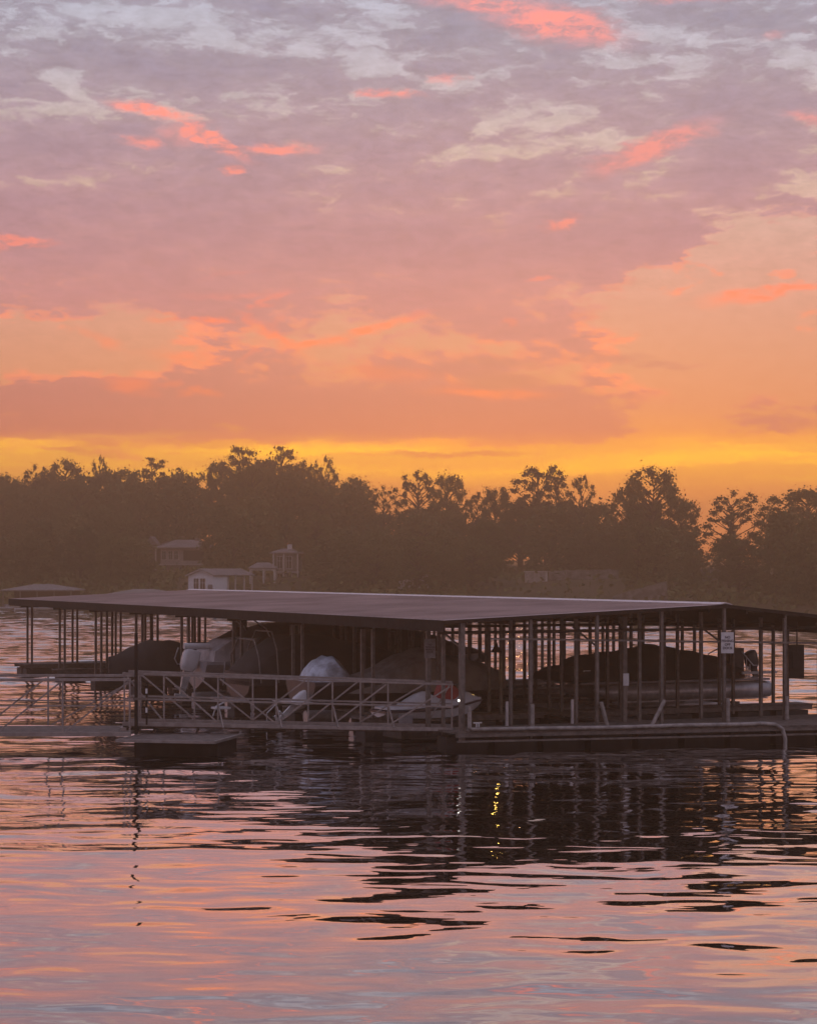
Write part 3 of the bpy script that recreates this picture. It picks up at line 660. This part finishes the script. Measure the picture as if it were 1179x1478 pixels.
for yy, us in ((54.9, [180,237,315,399,480,560,652]), (56.1, [180,200,281,365,445,520,617,652])):
    x1 = gx(625, yy) if yy < 55.5 else GX1
    gb('bottom_chord', (GX0,yy,dz(GX0)), (GX1,yy,dz(GX1)), .06, .10)
    gb('top_rail', (GX0,yy,tz(GX0)), (GX1,yy,tz(GX1)), .05, .055)
    gb('mid_rail', (GX0,yy,(dz(GX0)+tz(GX0))/2), (GX1,yy,(dz(GX1)+tz(GX1))/2), .04, .045)
    xs_ = [gx(u, yy) for u in us]
    for x in xs_: gb('upright', (x,yy,dz(x)+.06), (x,yy,tz(x)-.03), .04, .045)
    for a, b in zip(xs_, xs_[1:]):
        if b-a < .5: continue
        if (a+b)/2 < gx(395, yy): gb('brace', (a+.05,yy,tz(a)-.06), (b,yy,dz(b)+.07), .035, .04)
        else: gb('brace', (a,yy,dz(a)+.07), (b-.05,yy,tz(b)-.06), .035, .04)
for u in (315,399,480,560):
    x = gx(u, 54.9); gb('outrigger', (x+.02,54.87,1.05), (x+.16,54.62,.52), .035, .035)
MB().box(-.05, .12, -.75, .75, dz(GX0)-.2, dz(GX0)-.095).build('hinge_beam', M_gang, e)
# left walkway
LX0, LX1 = -23., gx(190, 54.3)
e = empty('shore_walkway', (LX1, 55.3, 0), 0, 'narrow floating walkway with double handrails leading off the left edge toward shore', 'walkway')
def lb(nm, a, b, w_=.05, h_=.05, m_=M_gang):
    a = Vector(a)-Vector((LX1,55.3,0)); b = Vector(b)-Vector((LX1,55.3,0))
    return MB().bar(a, b, w_, h_).build(nm, m_, e)
lb('deck', (LX0,55.3,.40), (LX1,55.3,.40), 2.1, .06, M_deck)
for yy in (54.22, 56.38):
    lb('bottom_chord', (LX0,yy,.37), (LX1,yy,.38), .06, .11); lb('top_rail', (LX0,yy,1.80), (LX1,yy,1.80), .06, .07)
    lb('mid_rail', (LX0,yy,1.12), (LX1,yy,1.12), .035, .035)
    off = 0 if yy < 55 else .75; x = LX1-.03; i = 0
    xs_ = [LX1-.03-off*(i > 0)-1.75*i for i in range(9)]
    for x in xs_: lb('upright', (x,yy,.45), (x,yy,1.77), .045, .045)
    for a, b in zip(xs_[1:], xs_): lb('brace', (a+.1,yy,.47), (b-.05,yy,1.74), .035, .04)
for x in (-14.5, -19): MB().box(x-LX1-.8, x-LX1+.8, -.6, .9, -.3, .285).build('float', M_float, e)
# gate posts where they meet
for x, lb_ in ((gx(197, 54.6), 'grey steel gate post with white reflective strips between the gangway and the shore walkway'),):
    e = empty('gate_post', (x, 54.6, 0), 0, lb_, 'post')
    MB().box(-.04, .04, -.04, .04, -.4, 3.0).build('shaft', M_dark, e)
    MB().box(-.07, .0+.3, -.05, .05, 1.25, 1.31).build('arm', M_steel, e)
    for z in (1.42, .92): MB().box(.25, .30, -.07, -.02, z, z+.13).build('reflective_strip', M_white, e)
    MB().box(.255, .295, -.045, .045, .6, 1.7).build('side_rod', M_dark, e)
# landing float below the joint
e = empty('landing_float', (gx(262, 53.8), 53.9, 0), R(-12), 'low dark landing float with a light metal frame in front of the gangway', 'float')
MB().box(-1.2, 1.0, -.1, 1.6, -.35, .22).build('drum', M_float, e)
MB().box(-1.25, 1.25, -1.3, 1.2, .31, .335).build('deck', M_deck, e)
for a, b in (((-1.29,-1.33,.32),(-1.29,1.22,.32)), ((1.29,-1.33,.32),(1.29,1.22,.32)), ((-1.31,-1.34,.32),(1.31,-1.34,.32))):
    MB().bar(a, b, .05, .07).build('edge_rail', M_gang, e)
for x in (-1.2, 0, 1.2): MB().bar((x, 1.2, .3), (x, 1.5, .52), .05, .05).build('hanger', M_gang, e)
# ------------------------------------------------------------------ far shore buildings
M_wallw = mat('white_siding', (.80,.84,.90), .6, var=.06)
M_wallb = mat('tan_siding', (.36,.31,.28), .8, var=.2)
M_stone = mat('rubble_stone', (.22,.19,.17), .9, var=.5, vs=1.2)
M_shing = mat('roof_shingle', (.22,.19,.19), .8, var=.25, vs=1)
M_glass = mat('dark_glass', (.02,.022,.028), .12, var=.1)
M_trim = mat('pale_trim', (.55,.52,.50), .6, var=.1)
def window(par, x, z, w_, h_, y, arch=False, trim=None):
    f = MB().box(x-w_/2-.07, x+w_/2+.07, y-.05, y-.003, z-.07, z+h_+.07).build('window', trim or M_trim, par)
    MB().box(x-w_/2, x+w_/2, y-.075, y-.053, z, z+h_).build('pane', M_glass, f)
    m_ = MB(); m_.box(x-.025, x+.025, y-.095, y-.077, z, z+h_); m_.box(x-w_/2, x-.027, y-.095, y-.077, z+h_*.62, z+h_*.62+.05); m_.box(x+.027, x+w_/2, y-.095, y-.077, z+h_*.62, z+h_*.62+.05)
    m_.build('glazing_bar', trim or M_trim, f)
def hip(x0, x1, y0, y1, z0, zr, inset):
    ym = (y0+y1)/2
    vs = [(x0,y0,z0),(x1,y0,z0),(x1,y1,z0),(x0,y1,z0),(x0+inset,ym,zr),(x1-inset,ym,zr),(x0,y0,z0-.15),(x1,y0,z0-.15),(x1,y1,z0-.15),(x0,y1,z0-.15)]
    return MB().add(vs, [(0,1,5,4),(1,2,5),(2,3,4,5),(3,0,4),(0,6,7,1),(1,7,8,2),(2,8,9,3),(3,9,6,0),(6,9,8,7)])
# white boathouse
e = empty('boathouse', (site(272, 246), 246, 0), R(-27), 'small white boathouse at the water with arched gable front and two tall windows', 'boathouse')
MB().prism([(0,.4),(3.5,.4),(3.5,3.95),(1.75,4.62),(0,3.95)], 0, 3.0).build('wall', M_wallw, e)
MB().prism([(-.25,3.93),(1.75,4.70),(3.75,3.93),(3.75,4.03),(1.75,4.80),(-.25,4.03)], -.35, 9.0).build('roof', M_shing, e)
MB().prism([(-.22,3.87),(1.75,4.62),(3.72,3.87),(3.72,3.925),(1.75,4.695),(-.22,3.925)], -.33, -.27).build('gable_trim', M_white, e)
for x in (1.15, 2.05): window(e, x, 2.2, .62, 1.4, 0, trim=M_white)
MB().box(2.75, 3.4, -.03, -.003, .5, 2.9).build('door', mat('dim_door', (.2,.18,.2), .6), e)
for y in (3.1, 5.0, 7.0, 8.8):
    for x in (.06, 3.44): MB().box(x-.08, x+.08, y-.08, y+.08, .3, 3.9).build('porch_post', M_trim, e)
MB().box(-.3, 3.8, -.6, 9.1, -.25, .39).build('floating_base', M_deck, e)
# two storey house
e = empty('lake_house', (site(262, 286), 286, 3.3), R(-6), 'two storey tan house with hipped roof and rows of dark windows among the trees', 'house')
MB().box(-2.9, 3.5, 0, 5, -.6, 4.35).build('wall', M_wallb, e)
hip(-3.6, 4.3, -.6, 5.6, 4.42, 5.5, 2.2).build('roof', M_shing, e)
MB().box(-5.6, -2.92, 1.2, 5, -.6, 4.25).build('side_wing', mat('brown_siding', (.12,.09,.08), .8), e)
MB().prism([(-5.9,4.27),(-2.95,4.6),(-2.95,4.75),(-5.9,4.42)], .9, 5.3).build('wing_roof', M_shing, e)
MB().prism([(-5.7,5.0),(-4.9,6.0),(-4.1,5.0),(-4.1,4.8),(-5.7,4.8)], 2.5, 5.2).build('dormer', M_shing, e)
for x in (-2.4, -1.5, -.7): window(e, x, 2.75, .5, 1.15, 0)
for x in (-2.3, .1, .85, 1.6): window(e, x, .5, .5, 1.2, 0)
MB().box(.3, 3.2, -.03, -.003, 2.6, 4.0).build('balcony_recess', M_glass, e)
MB().box(-3.0, 3.1, -.8, -.02, 1.98, 2.12).build('balcony', M_trim, e)
for x in (-3.7,): MB().box(x-.09, x+.09, .4, .58, -.5, 4.2).build('porch_post', M_trim, e)
MB().box(1.4, 1.9, 2.2, 2.8, 4.9, 5.75).build('chimney', M_stone, e)
# low house behind
e = empty('lake_house', (site(268, 300), 300, 4.6), 0, 'roof of a second house peeking above and behind the two storey tan house', 'house')
MB().box(-3.5, 3, 0, 4, -1, 3.6).build('wall', M_wallb, e); hip(-4, 3.5, -.5, 4.5, 3.65, 4.9, 2.5).build('roof', M_shing, e)
# tower house and pavilion
e = empty('tower_house', (site(414, 262), 262, 2.2), R(-4), 'narrow tall stone house with small chimney, right of the white boathouse', 'house')
MB().box(-1.55, 1.45, 0, 4, -.8, 4.55).build('wall', M_stone, e)
hip(-2.1, 2.0, -.5, 4.5, 4.62, 5.15, 1.3).build('roof', M_shing, e)
MB().box(-.1, .45, 1.4, 1.9, 4.95, 5.65).build('chimney', M_white, e)
for x in (-.85, .3): window(e, x, 2.6, .6, 1.5, 0); window(e, x, .5, .6, 1.4, 0)
for x in (-1.62, -.3, 1.45): MB().box(x-.07, x+.07, -.55, -.42, -.8, 4.45).build('porch_post', M_trim, e)
MB().box(-1.7, 1.6, -.6, -.02, 2.1, 2.2).build('balcony', M_trim, e)
e = empty('pavilion', (site(380, 258), 258, 1.8), 0, 'open pavilion with pale arched posts left of the narrow stone house', 'pavilion')
hip(-1.75, 1.75, -1.5, 1.5, 3.1, 3.75, 1.0).build('roof', M_shing, e)
for x in (-1.5, .15, 1.5):
    for y in (-1.3, 1.3): MB().box(x-.1, x+.1, y-.1, y+.1, -1, 2.93).build('post', M_trim, e)
MB().box(-1.6, 1.6, -1.36, -1.24, 2.75, 2.92).build('beam', M_trim, e)
# far boat docks
def far_dock(u0, u1, y, ze, zr, label, rot=0):
    x0, x1 = site(u0, y), site(u1, y); h = (x1-x0)/2
    e = empty('covered_dock', ((x0+x1)/2, y, 0), rot, label, 'boat dock')
    hip(-h, h, -3, 6, ze, zr, h*.75).build('roof', mat('grey_roof', (.20,.18,.18), .6), e)
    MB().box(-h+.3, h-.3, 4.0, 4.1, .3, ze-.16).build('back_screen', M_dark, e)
    MB().box(-h, h, -2.9, 5.9, .0, .35).build('walkway', M_deck, e)
    n_ = int(h*2/2.6)+1
    for i in range(n_+1): MB().box(-h+.3+i*(2*h-.6)/n_-.07, -h+.3+i*(2*h-.6)/n_+.07, -2.8, -2.66, .36, ze-.16).build('post', M_steel, e)
    return e
d1 = far_dock(8, 112, 240, 2.35, 2.98, 'small hip roofed boat dock far off at the left edge of the shore')
d2 = far_dock(148, 262, 226, 1.92, 2.55, 'flat grey boat dock roof just showing behind the left end of the big dock roof')
for u, y, lb in ((12, 243, 'white cruiser moored at the far left end of the distant shore'), (36, 236, 'small white skiff in front of the distant hip roofed dock'), (66, 240, 'low white boat moored right of the skiff by the distant dock')):
    e = empty('moored_boat', (site(u, y), y-6, 0), R(20), lb, 'boat')
    MB().loft(v_hull(2.6, 1.1, .5, -.1)).build('hull', M_hull, e, True)
    MB().box(.8, 1.3, -.35, .35, .41, .72).build('console', M_hullg, e)
e = empty('white_shed', (site(773, 246), 246, ground_z(site(773,246), 246)+.2), 0, 'small long white utility box on the grassy slope above the dock roof ridge', 'shed')
MB().box(-1.3, 1.1, -.6, .6, -.3, 1.0).build('body', M_wallb, e); MB().box(1.12, 1.35, -.5, .5, -.3, .95).build('end_panel', M_trim, e)
MB().box(-1.36, 1.4, -.68, .68, 1.003, 1.08).build('lid', M_trim, e)
def wall_run(u0, u1, y, h, label, slope_=0, m_=M_stone):
    x0, x1 = site(u0, y), site(u1, y); n_ = 14; mb = MB(); e = empty('retaining_wall', ((x0+x1)/2, y, 0), 0, label, 'wall'); xm = (x0+x1)/2
    rings = [];
    for i in range(n_+1):
        x = x0+(x1-x0)*i/n_; g = ground_z(x, y); tp = g+h+slope_*i/n_+.06*math.sin(i*2.2)
        rings.append([(x-xm, -.25, g-.8), (x-xm, .25, g-.8), (x-xm, .22, tp), (x-xm, -.22, tp)])
    mb.loft(rings).build('stones', m_, e); return e
wall_run(792, 892, 247, 1.1, 'long low rubble retaining wall across the slope right of the white utility box')
wall_run(574, 618, 250, 1.0, 'short pale slanting wall between the trees left of the grassy slope', .7, M_trim)
wall_run(884, 962, 226, .9, 'dim stone wall low on the bank above the dock roof peak', 1.2)
wall_run(1010, 1060, 240, 1.4, 'pale rock wall under the round tree at the right', .3)
# ------------------------------------------------------------------ trees
M_bark = mat('bark', (.07,.05,.04), .95, var=.4, vs=2)
def leaf_mat(name, a, b):
    m = bpy.data.materials.new(name); m.use_nodes = True; t = m.node_tree; k = N(t); bs = t.nodes['Principled BSDF']
    bs.inputs['Roughness'].default_value = .8; bs.inputs['Specular IOR Level'].default_value = .2
    oi = k.new('ShaderNodeObjectInfo').outputs['Random']; f = k.noise(k.new('ShaderNodeTexCoord').outputs['Object'], .9, 3., .6)
    k.put(bs.inputs['Base Color'], k.mix(k.m('MULTIPLY_ADD', oi, .5, k.rng(f, .3, .7, 0., .5)), a, b)); return m
M_leafb = leaf_mat('broad_leaves', (.04,.055,.018), (.20,.18,.06)); M_leafp = leaf_mat('pine_needles', (.035,.05,.02), (.12,.12,.05))
def tree_meshes(kind, seed):
    r = np.random.default_rng(seed); H = 12.
    if kind == 'pine': nc, lo, hi, rad, cr, per, flat, lsz = 30, .48, .98, 3.1, (.5,1.1), 170, .5, (.08,.2)
    elif kind == 'broad': nc, lo, hi, rad, cr, per, flat, lsz = 76, .24, .97, 4.3, (.5,1.15), 215, .8, (.08,.19)
    elif kind == 'airy': nc, lo, hi, rad, cr, per, flat, lsz = 60, .28, .98, 4.2, (.4,.85), 110, .8, (.08,.19)
    else: nc, lo, hi, rad, cr, per, flat, lsz = 66, .02, .97, 4.2, (.9,1.5), 150, .8, (.13,.34)   # bushy to the ground
    cs = []
    for i in range(nc):
        f = lo+(hi-lo)*((i+.5)/nc); g = (f-lo)/(hi-lo)
        prof = {'pine': .55+.6*math.sin(math.pi*min(1,g*1.1))*(1-.35*g), 'broad': math.sin(math.pi*(.12+.80*g))**.6, 'airy': math.sin(math.pi*(.12+.80*g))**.7, 'bushy': math.sin(math.pi*(.22+.70*g))**.6}[kind]
        a = i*2.4+r.uniform(-.5, .5); q = r.uniform(.25, 1.)**.5*rad*prof*r.uniform(.75, 1.12)
        if i == nc-1: q *= .2
        cs.append((q*math.cos(a), q*math.sin(a), f*H+r.uniform(-.35, .35)))
    cs = np.array(cs); mb = MB()
    lean = r.uniform(-.5, .5, 2); top = (lean[0], lean[1], H*(.93 if kind == 'pine' else .78))
    mb.tube([(0,0,-1.5),(0,0,0),(lean[0]*.3,lean[1]*.3,H*.3),(lean[0]*.7,lean[1]*.7,H*.6),top], [.34,.27,.21,.14,.05], 7)
    for c in cs[::1 if kind != 'bushy' else 3]:
        zb = max(.8, c[2]-abs(c[0])*.35-abs(c[1])*.35-.6); fz = zb/H
        mb.tube([(lean[0]*fz,lean[1]*fz,zb), ((c[0]+lean[0]*fz)*.55,(c[1]+lean[1]*fz)*.55,(zb+c[2])/2+.1), tuple(c)], [.09,.06,.025], 4)
    n_ = nc*per; ci = np.repeat(np.arange(nc), per); rc = r.uniform(cr[0], cr[1], nc)[ci]
    d = r.normal(size=(n_,3)); d /= np.linalg.norm(d, axis=1)[:,None]; rr_ = np.abs(r.normal(0, .62, n_)).clip(0, 1.9)
    P_ = cs[ci]+d*(rc*rr_)[:,None]*np.array([1,1,flat])
    a = r.normal(size=(n_,3)); a /= np.linalg.norm(a, axis=1)[:,None]; b = np.cross(a, r.normal(size=(n_,3))); b /= np.linalg.norm(b, axis=1)[:,None]
    s = r.uniform(lsz[0], lsz[1], n_)[:,None]; a *= s; b *= s*r.uniform(.5, 1, n_)[:,None]
    V = np.stack([P_-a, P_-b*.8, P_+a, P_+b], 1).reshape(-1, 3)
    me = bpy.data.meshes.new('crown'); me.from_pydata(V.tolist(), [], np.arange(n_*4).reshape(-1, 4).tolist())
    me.materials.append(M_leafp if kind == 'pine' else M_leafb)
    return mb, me
PROTO = {}
def tree(kind, variant, x, y, H, wide, label, group=None):
    key = (kind, variant)
    if key not in PROTO:
        mb, me = tree_meshes(kind, 100+variant*7+len(kind)); e = empty({'pine':'pine_tree','broad':'broadleaf_tree','airy':'broadleaf_tree','bushy':'dense_tree'}[kind])
        mb.build('trunk', M_bark, e, True); o = bpy.data.objects.new('crown', me); C.objects.link(o); o.parent = e
        PROTO[key] = e
    else:
        src = PROTO[key]; e = src.copy(); C.objects.link(e)
        if 'group' in e: del e['group']
        for ch in KIDS[key]: c = ch.copy(); C.objects.link(c); c.parent = e
    if key not in KIDS: KIDS[key] = [o for o in C.objects if o.parent == e]
    e.location = (x, y, ground_z(x, y)-.1); s = H/12.; e.scale = (s*wide, s*wide, s); e.rotation_euler = (0, 0, random.uniform(0, 6.28))
    tag(e, label, 'tree', group); return e
KIDS = {}
SKY = [  # u, v of the top, kind, distance, width factor, label
 (8,688,'broad',318,1.0,'low rounded tree at the far left end of the skyline'),
 (52,676,'airy',322,.9,'second skyline tree from the left edge, slightly higher than the first'),
 (95,669,'broad',326,1.2,'wide dome topped tree on the left part of the skyline'),
 (146,664,'airy',330,.62,'narrow airy tree poking up alone between the left dome tree and the flat topped one'),
 (180,684,'bushy',318,1.0,'low dense tree in the dip left of the flat topped tree'),
 (222,665,'pine',326,1.0,'flat topped pine on the left skyline above the tan house'),
 (262,683,'bushy',318,.9,'small dense tree in the skyline dip left of the tallest pines'),
 (318,668,'broad',314,.9,'dark tree shoulder just left of the tallest pine'),
 (350,646,'pine',312,1.0,'tallest pine of the skyline with a bent open top, left of centre'),
 (408,650,'pine',310,1.15,'broad open pine second in height, right beside the tallest one'),
 (438,672,'broad',304,.9,'dark tree filling the gap right of the two tallest pines'),
 (471,665,'airy',306,.75,'clumpy open tree standing free right of the second tallest pine'),
 (512,693,'broad',296,.9,'round tree at the top of the slope going down to the centre gap'),
 (554,706,'airy',296,.7,'small open tree in the middle of the centre skyline dip'),
 (603,684,'airy',292,1.0,'lacy see-through tree in the centre of the skyline'),
 (648,687,'broad',290,.8,'denser pointed tree touching the lacy centre tree on its right'),
 (690,713,'airy',286,.7,'low thin tree in the dip right of centre'),
 (716,706,'broad',284,.75,'round topped tree just left of the tall pine right of centre'),
 (772,674,'pine',282,1.05,'tall tiered pine with gaps between its layers, right of centre'),
 (800,676,'pine',286,.8,'slimmer pine pressed against the right side of the tall tiered pine'),
 (838,688,'airy',280,.62,'thin spindly tree leaning out right of the tiered pines'),
 (866,730,'bushy',276,.8,'low dark tree in the notch left of the big round tree'),
 (938,681,'broad',258,1.25,'big full round tree dominating the right part of the skyline'),
 (905,705,'airy',262,.8,'ragged left shoulder tree of the big round tree'),
 (982,722,'broad',262,.7,'smaller tree under the right shoulder of the big round tree'),
 (1060,714,'airy',246,1.15,'open round tree with sky showing through, alone between two gaps at the right'),
 (1108,742,'airy',246,.55,'small thin tree in front of the bright gap near the right edge'),
 (1160,709,'broad',238,1.3,'large dark tree cut by the right edge of the picture'),
 (1215,700,'broad',236,1.2,'large tree just outside on the right shore')]
cnt = 0
for i, (u, v, kd, y, wd, lb) in enumerate(SKY):
    x = site(u, y); H = CAM_Z+(822-v)/3000*y-ground_z(x, y)+.3
    tree(kd, i % 4, x, y, H, wd*12/H*.92 if kd != 'pine' else wd*12/H*1.0, lb)
# fill of the wood
def blocked(u, y):
    if y < 298 and 196 < u < 312: return True
    if y < 276 and 258 < u < 442: return True
    if y < 262 and 690 < u < 905: return True
    if y < 300 and 1072 < u < 1120: return True
    if 992 < u < 1034 : return True
    return False
skyv = sorted([(a[0], a[1]) for a in SKY])
su = [a[0] for a in skyv]; svv = [a[1] for a in skyv]
lbf = 'one of the dim dense trees making up the unbroken wood below the skyline crowns'
for row, (dy, drop, step) in enumerate(((12, 40, 46), (-8, 46, 50), (-28, 70, 58), (-46, 98, 66))):
    u = -60+row*17
    while u < 1250:
        yb = float(np.interp(u, [0,500,850,1000,1200], [318,300,282,258,238]))+dy+random.uniform(-4, 4)
        x = site(u, yb); vt = float(np.interp(u, su, svv))+drop*(.5 if u < 530 and drop < 50 else 1.)+random.uniform(-8, 12)
        if yb > shore_y(x)+4 and not blocked(u, yb):
            H = max(5.5, CAM_Z+(822-vt)/3000*yb-ground_z(x, yb)); cnt += 1
            tree('bushy' if random.random() < .75 else 'broad', random.randrange(4), x, yb, H, (12/H)**.6*random.uniform(.85, 1.15), lbf, 'trees of the dense wood')
        u += step*random.uniform(.8, 1.2)
# a few by the houses and the shore
NEAR = [(172,280,8.,'bushy','dense tree hiding the left side of the tan house'),(338,272,8.,'bushy','dense tree between the white boathouse and the tan house'),(455,262,8.,'broad','tree just right of the narrow stone house'),
 (703,250,7.5,'broad','slender trunked tree standing on the lawn above the middle of the dock roof'),(160,262,6,'bushy','bushy tree on the bank above the flat grey distant dock'),(60,268,8,'bushy','bushy tree behind the distant hip roofed dock'),
 (500,250,6.5,'bushy','low bushy tree on the bank right of the narrow stone house'),(545,256,6.5,'bushy','low bushy tree left of the short pale wall'),(640,252,6.5,'bushy','low bushy tree right of the short pale wall'),
 (920,238,7,'broad','spreading tree on the bank over the right end of the rubble wall'),(1000,232,4.2,'bushy','shrubby tree on the bank under the first bright sky gap'),(1052,226,6.5,'broad','tree on the bank under the open round tree'),(1130,222,8.5,'bushy','dark tree overhanging the shore near the right edge'),(1185,214,9,'bushy','dark shore tree at the extreme right edge')]
for i, (u, y, H, kd, lb) in enumerate(NEAR):
    x = site(u, y); tree(kd, i % 4, x, y, H, 1.0, lb)
# trees past both edges of the view
for i in range(26):
    sgn = -1 if i % 2 else 1; x = sgn*(75+i*4.2); y = shore_y(x)+14+(i*7) % 60
    tree('bushy', i % 4, x, y, random.uniform(10, 13.5), .9, lbf, 'trees of the dense wood')
# undergrowth
r = np.random.default_rng(5); vs = []; fs = []
for i in range(20000):
    x = r.uniform(-75, 75); y = shore_y(x)+r.uniform(.6, 1)**0*abs(r.normal(0, 22))+.6; u = 589.5+3000*x/y
    if (258 < u < 442 and y < 262 and r.random() < .8) or (690 < u < 900 and y < 262 and r.random() < .85): continue
    z = ground_z(x, y)+abs(r.normal(0, .55)); s = r.uniform(.15, .45); c = np.array([x,y,z]); a = r.normal(size=3); a *= s/np.linalg.norm(a); b = np.cross(a, r.normal(size=3)); b *= s*.7/np.linalg.norm(b)
    o = len(vs); vs += [tuple(c-a), tuple(c-b), tuple(c+a), tuple(c+b)]; fs.append((o,o+1,o+2,o+3))
me = bpy.data.meshes.new('undergrowth'); me.from_pydata(vs, [], fs); me.materials.append(M_leafb)
o = bpy.data.objects.new('undergrowth', me); C.objects.link(o); tag(o, 'dim low brush along the far bank and under the trees', 'undergrowth', kind='stuff')
# ------------------------------------------------------------------ haze
hm = bpy.data.materials.new('evening_haze'); hm.use_nodes = True; t = hm.node_tree; t.nodes.clear()
v_ = t.nodes.new('ShaderNodeVolumePrincipled'); v_.inputs['Density'].default_value = HAZE_D; v_.inputs['Color'].default_value = (1.,.68,.40,1); v_.inputs['Anisotropy'].default_value = .68
oo = t.nodes.new('ShaderNodeOutputMaterial'); t.links.new(v_.outputs[0], oo.inputs['Volume'])
tag(MB().box(-430, 430, -40, 700, -4.2, 25.5).build('haze', hm), kind='stuff')
print('TREES', cnt)

for o in C.objects:
    if 'label' in o and len(o['label'].split()) > 16: print('LONG', len(o['label'].split()), o['label'])
